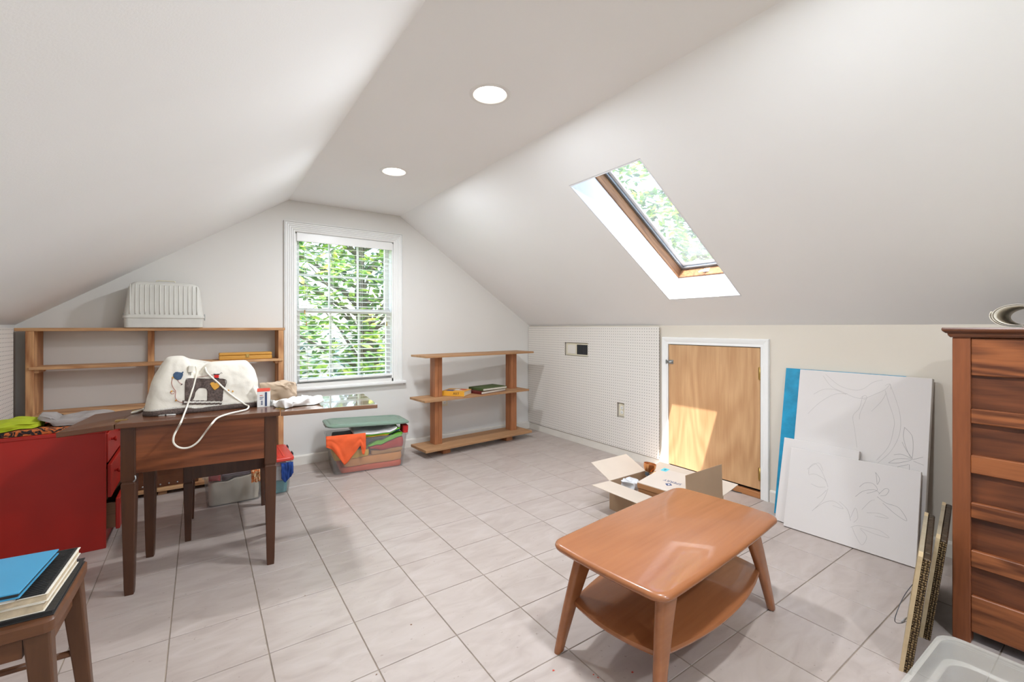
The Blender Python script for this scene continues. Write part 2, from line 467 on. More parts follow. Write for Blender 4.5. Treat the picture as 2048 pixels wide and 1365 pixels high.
M['yellow_cover'] = plain('yellow_cover', (222, 160, 52), 0.45, 0.05)
M['maroon_cover'] = plain('maroon_cover', (96, 28, 24), 0.5, 0.1)
M['green_cover'] = plain('green_cloth_cover', (70, 86, 40), 0.7, 0.08, 40)
M['blue_print'] = plain('blue_print', (40, 60, 130), 0.5, 0.1)
M['red_print'] = plain('red_print', (186, 60, 40), 0.5, 0.1)
M['white_print'] = plain('white_print', (236, 234, 230), 0.6, 0.02)
M['brown_bag'] = plain('brown_paper', (186, 164, 140), 0.8, 0.08, 12)
M['white_bag'] = plain('white_plastic_bag', (232, 230, 226), 0.3, 0.04, 14, 0.3, 40)
M['cable_white'] = plain('white_cord', (236, 230, 216), 0.45, 0.02)
M['cable_dark'] = plain('dark_cord', (44, 46, 50), 0.5, 0.05)
M['blue_plug'] = plain('blue_grey_plug', (50, 72, 96), 0.45, 0.05)
M['lid_green'] = plain('sage_plastic', (118, 140, 124), 0.4, 0.05, 6)
M['lid_red'] = plain('red_plastic', (222, 66, 52), 0.4, 0.05, 6)
M['quilt'] = plain('quilted_cotton', (226, 219, 206), 0.85, 0.04, 10, 0.5, 34)
M['trim_brown'] = plain('brown_print_cloth', (88, 74, 68), 0.85, 0.55, 170)
M['trim_lace'] = plain('lace_trim', (206, 200, 190), 0.85, 0.25, 200)
M['dark_thread'] = plain('dark_thread', (60, 38, 32), 0.8, 0.1)
M['red_thread'] = plain('red_thread', (160, 60, 44), 0.8, 0.1)
M['felt_blue'] = plain('blue_felt', (66, 88, 116), 0.9, 0.15, 60)
M['felt_gold'] = plain('gold_felt', (212, 156, 66), 0.9, 0.1, 60)
M['felt_red'] = plain('red_felt', (204, 34, 28), 0.9, 0.08, 60)
M['felt_black'] = plain('black_felt', (46, 46, 52), 0.9, 0.1)
def cloth(name, c, var=0.08): return plain(name, c, 0.9, var, 14, 0.15, 260)
M['c_orange'] = cloth('orange_cloth', (232, 96, 48)); M['c_orange2'] = cloth('tan_orange_cloth', (224, 150, 84))
M['c_coral'] = cloth('coral_cloth', (222, 98, 66)); M['c_yellow'] = cloth('ochre_cloth', (222, 172, 50))
M['c_grey'] = cloth('charcoal_cloth', (62, 66, 66)); M['c_lime'] = cloth('lime_cloth', (128, 206, 64))
M['c_red'] = cloth('red_cloth', (186, 36, 36)); M['c_white'] = cloth('white_cloth', (232, 228, 226))
M['c_cream'] = cloth('cream_cloth', (222, 210, 192)); M['c_blue'] = cloth('blue_cloth', (30, 62, 128))
M['c_teal'] = cloth('teal_cloth', (80, 160, 166)); M['c_plum'] = cloth('plum_cloth', (84, 58, 70))
M['c_green'] = cloth('chartreuse_felt', (176, 190, 34)); M['c_greyknit'] = cloth('grey_knit', (160, 152, 148))
M['c_caramel'] = cloth('caramel_cloth', (192, 138, 84))
M['leaf_green'] = None

def print_cloth(name, a, b_, scale):
    m, nt, b = new_mat(name)
    co = coords(nt)
    n1 = node(nt, 'ShaderNodeTexNoise'); n1.inputs['Scale'].default_value = scale; n1.inputs['Distortion'].default_value = 2.5
    nt.links.new(co, n1.inputs['Vector'])
    nt.links.new(ramp(nt, n1.outputs['Fac'], [(0.47, lin(a)), (0.53, lin(b_))]), b.inputs['Base Color'])
    b.inputs['Roughness'].default_value = 0.9
    return m
M['c_print'] = print_cloth('orange_black_print', (34, 30, 30), (202, 110, 54), 26)
M['c_paisley'] = print_cloth('orange_floral_print', (232, 196, 150), (226, 118, 52), 40)

# ================================================================== THE ROOM
XL, XR, YF, YB = -1.0, 3.2, 4.25, -2.1
ZK, ZC = 1.21, 2.29
CXL, CXR = 0.615, 1.60
SLOPE = math.atan2(ZC - ZK, XR - CXR)

# floor slab with single tiles laid on it
floor = struct(box('floor', XL, YB, -0.12, XR, YF, -0.003, M['grout']), 'floor of streaky off-white square tiles with thin grey grout')
TP, TX0, TY0 = 0.305, 0.5078, 2.1592
tile_cache = {}
nx0 = math.floor((XL - TX0) / TP); nx1 = math.ceil((XR - TX0) / TP)
ny0 = math.floor((YB - TY0) / TP); ny1 = math.ceil((YF - TY0) / TP)
for i in range(nx0, nx1):
    for j in range(ny0, ny1):
        x0, x1 = TX0 + i*TP + 0.002, TX0 + (i+1)*TP - 0.002
        y0, y1 = TY0 + j*TP + 0.002, TY0 + (j+1)*TP - 0.002
        x0, x1, y0, y1 = max(x0, XL), min(x1, XR), max(y0, YB), min(y1, YF)
        w, d = x1 - x0, y1 - y0
        if w < 0.015 or d < 0.015: continue
        key = (round(w, 4), round(d, 4))
        ctr = ((x0+x1)/2, (y0+y1)/2, 0)
        if key not in tile_cache:
            t = box('tile', -w/2, -d/2, -0.01, w/2, d/2, 0, M['tile'], floor, 0.0012, 1)
            t.location = ctr; tile_cache[key] = t
        else:
            t = share(tile_cache[key], floor, ctr)
        t.rotation_euler = (0.0008*random.uniform(-1, 1), 0.0008*random.uniform(-1, 1), PI if random.random() < 0.5 else 0)

# far wall (gable end) with the window opening
WX0, WX1, WZ0, WZ1 = 0.665, 1.535, 0.70, 2.02
bm = bmesh.new()
for poly in ([(XL,0),(WX0,0),(WX0,ZC),(CXL,ZC),(XL,ZK)], [(WX1,0),(XR,0),(XR,ZK),(CXR,ZC),(WX1,ZC)],
             [(WX0,0),(WX1,0),(WX1,WZ0),(WX0,WZ0)], [(WX0,WZ1),(WX1,WZ1),(WX1,ZC),(WX0,ZC)]):
    add_prism(bm, poly, 'y', YF, YF + 0.15)
struct(finish('wall_far', bm, M['wall']), 'pale grey gable wall with the window')
bm = bmesh.new()
for poly in ([(XL,0),(WX0,0),(WX0,ZC),(CXL,ZC),(XL,ZK)], [(WX1,0),(XR,0),(XR,ZK),(CXR,ZC),(WX1,ZC)],
             [(WX0,0),(WX1,0),(WX1,WZ0),(WX0,WZ0)], [(WX0,WZ1),(WX1,WZ1),(WX1,ZC),(WX0,ZC)]):
    add_prism(bm, poly, 'y', YB - 0.15, YB)
struct(finish('wall_back', bm, M['wall']), 'pale gable wall behind the camera')
struct(box('wall_left', XL - 0.12, YB, 0, XL, YF, ZK + 0.06, M['wall']), 'low knee wall on the left')
DY0, DY1, DZ1 = 1.572, 2.323, 1.055
bm = bmesh.new()
add_box(bm, XR, YB, 0, XR + 0.12, DY0, ZK + 0.02); add_box(bm, XR, DY1, 0, XR + 0.12, YF, ZK + 0.02); add_box(bm, XR, DY0, DZ1, XR + 0.12, DY1, ZK + 0.02)
struct(finish('wall_right', bm, M['wall_warm']), 'low cream knee wall with the small plywood door')
struct(box('ceiling', CXL, YB, ZC, CXR, YF, ZC + 0.2, M['ceiling']), 'narrow flat strip of white ceiling with recessed lights')
# slopes, the right one with a hole for the skylight
SKX0, SKX1, SKY0, SKY1 = 1.91, 2.908, 1.565, 2.105
def slope_z(x): return ZK + (XR - x) * (ZC - ZK) / (XR - CXR)
NR = Vector((math.sin(SLOPE), 0, math.cos(SLOPE)))
bm = bmesh.new()
xs = [CXR, SKX0 - 0.009, SKX1 + 0.009, XR + 0.06]; ys = [YB, SKY0 - 0.009, SKY1 + 0.009, YF]
for i in range(3):
    for j in range(3):
        if i == 1 and j == 1: continue
        q = [Vector((x, y, slope_z(x))) for x, y in ((xs[i], ys[j]), (xs[i+1], ys[j]), (xs[i+1], ys[j+1]), (xs[i], ys[j+1]))]
        add_loft(bm, [q, [p + NR*0.2 for p in q]])
struct(finish('ceiling_slope_right', bm, M['ceiling']), 'white sloping ceiling with the skylight')
SL2 = math.atan2(ZC - ZK, CXL - XL)
NL = Vector((-math.sin(SL2), 0, math.cos(SL2)))
bm = bmesh.new()
q = [Vector(p) for p in ((XL, YB, ZK), (CXL, YB, ZC), (CXL, YF, ZC), (XL, YF, ZK))]
q[0] += (q[0]-q[1])*0.03; q[3] += (q[3]-q[2])*0.03
add_loft(bm, [q, [p + NL*0.2 for p in q]])
struct(finish('ceiling_slope_left', bm, M['ceiling']), 'plain white sloping ceiling')
# baseboards with a small rounded top
prof = [(0, 0), (0.014, 0), (0.014, 0.070), (0.010, 0.080), (0, 0.083)]
struct(prism('baseboard_far', [(YF - a, z) for a, z in prof], 'x', XL, XR, M['baseboard']), 'low off-white baseboard under the window wall')
bm = bmesh.new()
for a, b_ in ((2.40, YF - 0.014), (YB, 1.51)):
    add_loft(bm, [[(XR - u, a, z) for u, z in prof], [(XR - u, b_, z) for u, z in prof]])
struct(finish('baseboard_right', bm, M['baseboard']), 'low off-white baseboard along the knee wall')

# mitred moulded casing round three sides of an opening
def casing_piece(name, prof, p0, p1, m0, m1, out, to3, mat, parent):
    """prof: (offset outward, proud). p0->p1 runs along the inner edge; m0/m1 say whether an end is mitred"""
    d = Vector((p1[0]-p0[0], p1[1]-p0[1])).normalized()
    r0 = [to3(p0[0] + out[0]*o - d.x*o*m0, p0[1] + out[1]*o - d.y*o*m0, h) for o, h in prof]
    r1 = [to3(p1[0] + out[0]*o + d.x*o*m1, p1[1] + out[1]*o + d.y*o*m1, h) for o, h in prof]
    return loft(name, [r0, r1], mat, parent, False)

# window
win = structure('window_1', 'white six over six sash window with fluted casing', (0, 0, 0))
flut = [(0.0, 0.0), (0.0, 0.010)]
for k in range(5):
    a = 0.006 + k*0.0155
    flut += [(a, 0.016), (a + 0.010, 0.018), (a + 0.0125, 0.011)]
flut += [(0.0845, 0.022), (0.088, 0.022), (0.088, 0.0)]
to3 = lambda x, z, h: (x, YF - h, z)
casing_piece('casing', flut, (WX0, 0.672), (WX0, WZ1), 0, 1, (-1, 0), to3, M['trim'], win)
casing_piece('casing', flut, (WX1, 0.672), (WX1, WZ1), 0, 1, (1, 0), to3, M['trim'], win)
casing_piece('casing', flut, (WX0, WZ1), (WX1, WZ1), 1, 1, (0, 1), to3, M['trim'], win)
bm = bmesh.new(); add_box(bm, 0.562, YF - 0.045, 0.645, 1.655, YF + 0.06, 0.672, 0.006)
finish('window_sill', bm, M['trim'], win, True)
box('window_apron', 0.58, YF - 0.016, 0.632, 1.63, YF, 0.645, M['trim'], win)
for nm, a in (('jamb', (WX0, YF, WZ0 - .03, WX0 + 0.012, YF + 0.15, WZ1)), ('jamb', (WX1 - 0.012, YF, WZ0 - .03, WX1, YF + 0.15, WZ1)), ('head_jamb', (WX0, YF, WZ1 - 0.012, WX1, YF + 0.15, WZ1)), ('stool', (WX0, YF + 0.05, WZ0 - 0.03, WX1, YF + 0.15, WZ0))):
    box(nm, *a, M['trim'], win)
def sash(y, z0, z1, name):
    x0, x1 = WX0 + 0.012, WX1 - 0.012
    s = box(name, x0, y, z0, x0 + 0.035, y + 0.035, z1, M['trim'], win)
    box('stile', x1 - 0.035, y, z0, x1, y + 0.035, z1, M['trim'], s)
    box('rail', x0 + .035, y, z0, x1 - .035, y + 0.035, z0 + 0.042, M['trim'], s)
    box('rail', x0 + .035, y, z1 - 0.042, x1 - .035, y + 0.035, z1, M['trim'], s)
    gx0, gx1, gz0, gz1 = x0 + .035, x1 - .035, z0 + .042, z1 - .042
    for k in (1, 2):
        xm = gx0 + (gx1-gx0)*k/3
        box('muntin', xm - .008, y + .008, gz0, xm + .008, y + .028, gz1, M['trim'], s)
    zm = (gz0 + gz1)/2
    box('muntin', gx0, y + .009, zm - .008, gx1, y + .027, zm + .008, M['trim'], s)
    for i in range(3):
        for j in range(2):
            xa, xb = gx0 + (gx1-gx0)*i/3 + .004, gx0 + (gx1-gx0)*(i+1)/3 - .004
            za, zb = (gz0, zm) if j == 0 else (zm, gz1)
            box('pane', xa, y + .017, za + .002, xb, y + .019, zb - .002, M['pane'], s)
sash(YF + 0.062, WZ0, 1.365, 'lower_sash')
sash(YF + 0.100, 1.325, WZ1 - 0.012, 'upper_sash')

# window added in the gable behind the camera, unseen, to light the room
fill_win = structure('fill_window', 'added unseen window behind the camera for fill light', (0, 0, 0))
for a in ((WX0, YB - .12, WZ0, WX0 + .05, YB - .08, WZ1), (WX1 - .05, YB - .12, WZ0, WX1, YB - .08, WZ1), (WX0 + .05, YB - .12, WZ0, WX1 - .05, YB - .08, WZ0 + .05),
          (WX0 + .05, YB - .12, WZ1 - .05, WX1 - .05, YB - .08, WZ1), (WX0 + .05, YB - .12, 1.335, WX1 - .05, YB - .08, 1.385)):
    box('sash_bar', *a, M['trim'], fill_win)
for z0, z1 in ((WZ0 + .05, 1.335), (1.385, WZ1 - .05)): box('pane', WX0 + .05, YB - .101, z0, WX1 - .05, YB - .099, z1, M['pane'], fill_win)

# skylight: local x runs down the slope, z out through the roof
sk = bpy.data.objects.new('window_2', None); COL.objects.link(sk); struct(sk, 'skylight with weathered wooden frame in a deep white shaft')
sk.location = ((SKX0+SKX1)/2, (SKY0+SKY1)/2, slope_z((SKX0+SKX1)/2)); sk.rotation_euler = (0, SLOPE, 0)
HL, HW = (SKX1-SKX0)/math.cos(SLOPE)/2, (SKY1-SKY0)/2
for a in ((-HL-.008, -HW-.008, 0, HL+.008, -HW, .2), (-HL-.008, HW, 0, HL+.008, HW+.008, .2), (HL, -HW, 0, HL+.008, HW, .2), (-HL-.008, -HW, 0, -HL, HW, .2)):
    box('shaft_lining', *a, M['shaft'], sk)
for a in ((-HL-.03, -HW-.03, .2, HL+.03, -HW+.008, .272), (-HL-.03, HW-.008, .2, HL+.03, HW+.03, .272), (HL-.012, -HW+.008, .2, HL+.03, HW-.008, .272), (-HL-.03, -HW+.008, .2, -HL+.008, HW-.008, .272)):
    box('wood_frame', *a, M['skywood'], sk, 0.002, 1)
for a in ((-HL, -HW, .272, HL, -HW+.026, .292), (-HL, HW-.026, .272, HL, HW, .292), (HL-.032, -HW+.026, .272, HL, HW-.026, .292), (-HL, -HW+.026, .272, -HL+.026, HW-.026, .292)):
    box('gasket_frame', *a, M['aluminium'], sk, 0.002, 1)
for a in ((-HL+.02, -HW+.02, .292, HL-.02, -HW+.046, .305), (-HL+.02, HW-.046, .292, HL-.02, HW-.02, .305), (HL-.05, -HW+.046, .292, HL-.02, HW-.046, .305), (-HL+.02, -HW+.046, .292, -HL+.046, HW-.046, .305)):
    box('sash_frame', *a, M['trim'], sk, 0.002, 1)
box('pane', -HL+.03, -HW+.03, .300, HL-.03, HW-.03, .304, M['skylight_pane'], sk)
la = box('latch', HL-.020, 0.02, .222, HL-.012, 0.065, .252, M['plastic_white'], sk, 0.002, 1)
tube('latch_handle', smooth_path([(HL-.02, .045, .236), (HL-.034, .04, .226), (HL-.045, .06, .208), (HL-.045, .075, .20)], 4), 0.005, M['plastic_white'], la)

# small plywood door in the knee wall
door = structure('door_1', 'small plywood access door with moulded white casing', (0, 0, 0))
panel = box('door_panel', XR - 0.006, DY0 + 0.006, 0.062, XR + 0.014, DY1 - 0.005, DZ1 - 0.005, M['ply'], door, 0.001, 1)
box('threshold', XR - 0.012, DY0 + .002, 0.0, XR + 0.08, DY1 - .002, 0.042, M['sill_wood'], door, 0.003, 1)
box('dark_door_backing', XR + 0.02, DY0, 0.042, XR + 0.04, DY1, DZ1, M['dark_hole'], door)  # dark sheet behind the panel, its colour stands for shade in the gap
dprof = [(0, 0), (0, .011), (.006, .014), (.018, .012), (.03, .016), (.046, .019), (.054, .019), (.058, .012), (.058, 0)]
to3d = lambda y, z, h: (XR - h, y, z)
casing_piece('casing', dprof, (DY0, 0), (DY0, DZ1), 0, 1, (-1, 0), to3d, M['trim'], door)
casing_piece('casing', dprof, (DY1, 0), (DY1, DZ1), 0, 1, (1, 0), to3d, M['trim'], door)
casing_piece('casing', dprof, (DY0, DZ1), (DY1, DZ1), 1, 1, (0, 1), to3d, M['trim'], door)
for z in (0.83, 0.13):
    h_ = box('hinge', XR - 0.010, DY0 + 0.001, z, XR - 0.005, DY0 + 0.016, z + 0.085, M['brass'], door)
    tube('hinge_pin', [(XR - .011, DY0 + .004, z - .003), (XR - .011, DY0 + .004, z + .088)], 0.005, M['brass'], h_)
lt = box('latch', XR - 0.011, DY1 - 0.05, 0.893, XR - 0.006, DY1 - 0.008, 0.925, M['steel'], door, 0.001, 1)
box('keeper', XR - 0.022, DY1 + 0.004, 0.893, XR - 0.011, DY1 + 0.016, 0.925, M['steel'], lt, 0.001, 1)
tube('bolt', [(XR - .017, DY1 - .045, .909), (XR - .017, DY1 + .012, .909)], 0.006, M['steel'], lt)
tube('bolt_knob', [(XR - .017, DY1 - .03, .909), (XR - .03, DY1 - .03, .903)], 0.004, M['steel'], lt)

# ------------------------------------------------------------------ outdoors
m, nt, b = new_mat('magnolia_leaf')
co = coords(nt)
n1 = node(nt, 'ShaderNodeTexNoise'); n1.inputs['Scale'].default_value = 5.5; n1.inputs['Detail'].default_value = 1
nt.links.new(co, n1.inputs['Vector'])
col = ramp(nt, n1.outputs['Fac'], [(0.3, lin((58, 92, 48))), (0.5, lin((110, 150, 66))), (0.62, lin((176, 200, 84))), (0.75, lin((226, 214, 110)))])
nt.links.new(col, b.inputs['Base Color']); b.inputs['Roughness'].default_value = 0.28
tl = node(nt, 'ShaderNodeBsdfTranslucent'); nt.links.new(col, tl.inputs[0])
mx = node(nt, 'ShaderNodeMixShader'); mx.inputs[0].default_value = 0.35
nt.links.new(b.outputs[0], mx.inputs[1]); nt.links.new(tl.outputs[0], mx.inputs[2]); nt.links.new(mx.outputs[0], nt.nodes['Material Output'].inputs[0])
M['leaf_green'] = m
M['bark'] = plain('bark', (112, 98, 84), 0.9, 0.3, 12, 0.6, 30)
M['lawn'] = plain('lawn', (104, 122, 66), 0.95, 0.3, 3, 0.5, 40)
struct(box('ground_lawn', -30, -30, -2.9, 40, 40, -2.7, M['lawn']), 'green lawn outside below the window')

def leaf_pts(c, d, nrm, L, W):
    s = d.cross(nrm).normalized()
    return [c, c + d*L*.3 + s*W*.42 - nrm*L*.02, c + d*L*.65 + s*W*.40 - nrm*L*.07, c + d*L - nrm*L*.16,
            c + d*L*.65 - s*W*.40 - nrm*L*.07, c + d*L*.3 - s*W*.42 - nrm*L*.02, c + d*L*.3 + nrm*0.0 - nrm*L*.05, c + d*L*.65 - nrm*L*.11]
def tree(name, label, base, box_, clusters, per, L, seed):
    rnd = random.Random(seed)
    t = thing(name, label, 'tree', base)
    B = Vector(base)
    (x0, x1), (y0, y1), (z0, z1) = box_
    centre = Vector(((x0+x1)/2, (y0+y1)/2, (z0+z1)/2))
    trunk_top = Vector((centre.x, centre.y, z1 - 0.4)) - B
    tube('trunk', smooth_path([(0, 0, 0), (0.06, 0.03, trunk_top.z*.4), trunk_top*0.7 + Vector((-.05, .04, 0)), trunk_top], 4), [0.14]*4 + [0.12]*4 + [0.07]*4 + [0.03], M['bark'], t)
    bm = bmesh.new(); br = bmesh.new()
    for c in range(clusters):
        p = Vector((rnd.uniform(x0, x1), rnd.uniform(y0, y1), rnd.uniform(z0, z1)))
        ax = (p - Vector((centre.x, centre.y, p.z - 0.8))); ax.normalize()
        if c % 24 == 0:
            q = Vector((centre.x, centre.y, max(z0 - .5, p.z - 0.9)))
            add_tube(br, [q - B, (q+p)/2 + Vector((0, 0, .08)) - B, p - B], [0.03, 0.018, 0.006], 5)
        for k in range(per):
            a = rnd.uniform(0, 2*PI)
            d = (ax*rnd.uniform(.1, .7) + Vector((math.cos(a), math.sin(a), rnd.uniform(-.5, .6)))).normalized()
            nrm = Vector((rnd.uniform(-.6, .6), rnd.uniform(-.8, .3), 1)); nrm = (nrm - d*nrm.dot(d)).normalized()
            LL = L*rnd.uniform(.7, 1.15)
            c0 = p + Vector((rnd.gauss(0, .05), rnd.gauss(0, .05), rnd.gauss(0, .05))) - B
            v = [bm.verts.new(w) for w in leaf_pts(c0, d, nrm, LL, LL*.42)]
            for f in ((0, 6, 1), (1, 6, 7, 2), (2, 7, 3), (0, 5, 6), (5, 4, 7, 6), (4, 3, 7)): bm.faces.new([v[i] for i in f])
    o = finish('foliage', bm, M['leaf_green'], t, 'all'); o['kind'] = 'stuff'
    finish('branches', br, M['bark'], t, 'all')
    return t
tree('magnolia_tree', 'sunlit leafy tree filling the view outside the sash window', (2.2, 7.0, -2.7), ((-0.6, 4.6), (5.7, 8.2), (-2.2, 4.2)), 1900, 10, 0.20, 3)
tree('broadleaf_tree', 'pale leafy tree seen through the skylight', (6.6, 3.6, -2.7), ((5.2, 8.0), (1.4, 5.2), (0.6, 5.2)), 1500, 9, 0.20, 5)

# ================================================================== FIXTURES
# venetian blind
blind = thing('venetian_blind', 'white slatted blind hanging open in the sash window', 'blind', (WX0, YF, WZ1))
BW = WX1 - WX0
box('headrail', 0.016, 0.006, -0.058, BW - 0.016, 0.052, -0.014, M['trim'], blind, 0.003, 1)
box('valance', 0.010, -0.012, -0.078, BW - 0.010, 0.004, -0.006, M['trim'], blind, 0.004, 2)
bm = bmesh.new()
prof_s = [(-0.024, -0.0012), (-0.012, 0.0006), (0, 0.0014), (0.012, 0.0006), (0.024, -0.0012)]
ringa = [(y, z + .0011) for y, z in prof_s] + [(y, z - .0011) for y, z in reversed(prof_s)]
add_loft(bm, [[(0.020, y, z) for y, z in ringa], [(BW - 0.020, y, z) for y, z in ringa]])
sl0 = finish('slat', bm, M['trim'], blind, True)
NS = 27
for k in range(NS):
    z = -0.108 - k*0.0437
    rot = (math.radians(7), 0, 0)
    if k == 0: sl0.location = (0, 0.03, z); sl0.rotation_euler = rot
    else: share(sl0, blind, (0, 0.03, z), rot)
zb = -0.108 - NS*0.0437 - 0.006
br_ = box('bottom_rail', 0.018, 0.006, zb - .010, BW - 0.018, 0.054, zb + .010, M['trim'], blind, 0.004, 2)
br_.rotation_euler = (0, math.radians(-0.6), 0)
for x in (0.10, BW*.36, BW*.66, BW - 0.08):
    for y in (0.004, 0.056):
        tube('ladder_cord', [(x, y, -.06), (x, y, zb)], 0.0012, M['trim'], blind, 5)
for x, z in ((0.075, -0.69), (0.088, -0.79), (BW - 0.065, -0.79)):
    c = tube('pull_cord', [(x, -0.004, -.06), (x, -0.004, z)], 0.0012, M['trim'], blind, 5)
    lathe('tassel', [(0.0025, 0.015), (0.006, 0.010), (0.004, 0.0), (0.008, -0.016), (0.003, -0.02)], M['brass'], c, 10, (x, -0.004, z))

# recessed lights
def downlight(label, x, y):
    t = thing('recessed_light', label, 'ceiling light', (x, y, ZC), group='recessed lights in the flat ceiling')
    lathe('trim_ring', [(0.098, 0.0), (0.097, -0.002), (0.088, -0.004), (0.080, -0.003), (0.078, 0.0)], M['trim'], t, 40, caps=False)
    lathe('baffle', [(0.079, -0.002), (0.070, 0.02), (0.066, 0.030), (0.060, 0.034)], M['plastic_white'], t, 40, caps=False)
    o = lathe('lamp_lens', [(0.001, 0.030), (0.060, 0.030), (0.060, 0.033)], emit('lamp_glow', (255, 244, 228), 5.0), t, 32)
    ld = bpy.data.lights.new('lamp', 'AREA'); ld.shape = 'DISK'; ld.size = 0.135; ld.energy = CAN_WATTS; ld.color = CAN_COLOR
    lo = bpy.data.objects.new('lamp', ld); COL.objects.link(lo); lo.parent = t; lo.location = (0, 0, -0.0042)
    return t
downlight('recessed ceiling light nearer the skylight, larger in view', 1.115, 1.79)
downlight('recessed ceiling light nearer the window', 1.112, 3.06)
downlight('added unseen recessed light near the camera for fill', 1.113, 0.52)  # added out of frame to light the room
downlight('added unseen recessed light at the back of the room for fill', 1.113, -0.75)  # second lamp added out of frame as fill
# the ceiling is cut where the lights sit
cut = bmesh.new()
for y in (1.79, 3.06, 0.52, -0.75):
    bmesh.ops.create_cone(cut, cap_ends=True, segments=40, radius1=0.0785, radius2=0.0785, depth=0.2, matrix=Matrix.Translation((1.1135, y, ZC + 0.02)))
cutter = finish('downlight_cutter', cut, M['ceiling'])
ceil_o = bpy.data.objects['ceiling']
md = ceil_o.modifiers.new('holes', 'BOOLEAN'); md.object = cutter; md.operation = 'DIFFERENCE'; md.solver = 'EXACT'
dg = bpy.context.evaluated_depsgraph_get()
me2 = bpy.data.meshes.new_from_object(ceil_o.evaluated_get(dg))
ceil_o.modifiers.clear(); ceil_o.data = me2
bpy.data.objects.remove(cutter)

# wall panels with cut-outs (y,z), fixed x
def holed_panel(name, x0, x1, ys_, zs_, holes, mat, parent=None):
    ya = sorted(set(list(ys_) + [h for q in holes for h in q[:2]])); za = sorted(set(list(zs_) + [h for q in holes for h in q[2:]]))
    bm = bmesh.new()
    vf, vb = {}, {}
    def V(d, i, j, x):
        if (i, j) not in d: d[(i, j)] = bm.verts.new((x, ya[i], za[j]))
        return d[(i, j)]
    def solid(i, j):
        if not (0 <= i < len(ya)-1 and 0 <= j < len(za)-1): return False
        cy, cz = (ya[i]+ya[i+1])/2, (za[j]+za[j+1])/2
        return not any(h[0] < cy < h[1] and h[2] < cz < h[3] for h in holes)
    for i in range(len(ya)-1):
        for j in range(len(za)-1):
            if not solid(i, j): continue
            for d, x in ((vf, x0), (vb, x1)):
                bm.faces.new([V(d, i, j, x), V(d, i+1, j, x), V(d, i+1, j+1, x), V(d, i, j+1, x)])
            for di, dj, e in ((-1, 0, ((i, j), (i, j+1))), (1, 0, ((i+1, j), (i+1, j+1))), (0, -1, ((i, j), (i+1, j))), (0, 1, ((i, j+1), (i+1, j+1)))):
                if not solid(i+di, j+dj):
                    bm.faces.new([V(vf, *e[0], x0), V(vf, *e[1], x0), V(vb, *e[1], x1), V(vb, *e[0], x1)])
    return finish(name, bm, mat, parent)
PBX = XR - 0.024
peg = holed_panel('pegboard', PBX, PBX + 0.006, (2.402, YF - 0.008), (0.078, 1.198), [(3.25, 3.60, 0.895, 1.036), (2.78, 2.868, 0.36, 0.498)], M['pegboard'])
tag(peg, 'white perforated board on the knee wall beside the small door', 'pegboard')
for y, z in ((2.45, 1.12), (2.45, .14), (3.3, 1.15), (3.3, .12), (4.2, 1.15), (4.2, .12)):
    bm = bmesh.new(); add_box(bm, PBX + .006, y - .02, z - .04, XR - .0015, y + .02, z + .04)
    finish('standoff', bm, M['plank'], peg)
peg2 = box('pegboard', -0.952, 1.0, 0.02, -0.946, 3.985, 1.19, M['pegboard'])
tag(peg2, 'white perforated board at the left edge beside the pine shelving', 'pegboard')
for y in (1.1, 2.5, 3.9):
    bm = bmesh.new(); add_box(bm, XL + .0015, y - .02, .1, -.952, y + .02, 1.15); finish('standoff', bm, M['plank'], peg2)
# air register in the board
vent = thing('air_vent', 'metal wall register set into the perforated board', 'vent', (XR, 3.425, 0.965))
box('face_plate', -0.008, -0.165, -0.064, 0.0, 0.165, 0.066, M['ivory'], vent, 0.002, 1)
box('slide_cover', -0.013, 0.02, -0.045, -0.008, 0.14, 0.045, M['baseboard'], vent, 0.002, 1)
box('opening', -0.0085, -0.155, -0.05, -0.008, 0.0, 0.05, M['dark_hole'], vent)
f0 = None
for k in range(9):
    y = -0.148 + k*0.0165
    if f0 is None: f0 = box('louvre', -0.014, -0.0018, -0.048, -0.0085, 0.0018, 0.048, M['rubber'], vent); f0.location = (0, y, 0); f0.rotation_euler = (0, 0, .5)
    else: share(f0, vent, (0, y, 0), (0, 0, .5))
def outlet(label, loc, rz):
    t = thing('wall_outlet', label, 'outlet', loc, rz)
    # local: y is out of the wall (negative), x along it
    box('cover_plate', -0.036, -0.006, -0.058, 0.036, 0, 0.058, M['ivory'], t, 0.002, 2)
    for z in (-0.021, 0.021):
        s = prism('socket', rrect(0.034, 0.030, 0.012, 4, 0, z), 'y', -0.0085, -0.005, M['plastic_white'], t)
        for x in (-0.007, 0.007): box('slot', x - .0012, -0.0089, z - .005, x + .0012, -0.0084, z + .005, M['dark_hole'], s)
        tube('ground_hole', [(0, -.0089, z - .009), (0, -.008, z - .009)], 0.0025, M['dark_hole'], s)
    tube('plate_screw', [(0, -.0072, 0), (0, -.005, 0)], 0.003, M['steel'], t)
    return t
outlet('ivory outlet in a cut-out of the perforated board', (XR, 2.824, 0.43), -PI/2)
outlet('outlet on the window wall behind the plank shelves', (2.085, YF, 0.43), 0)

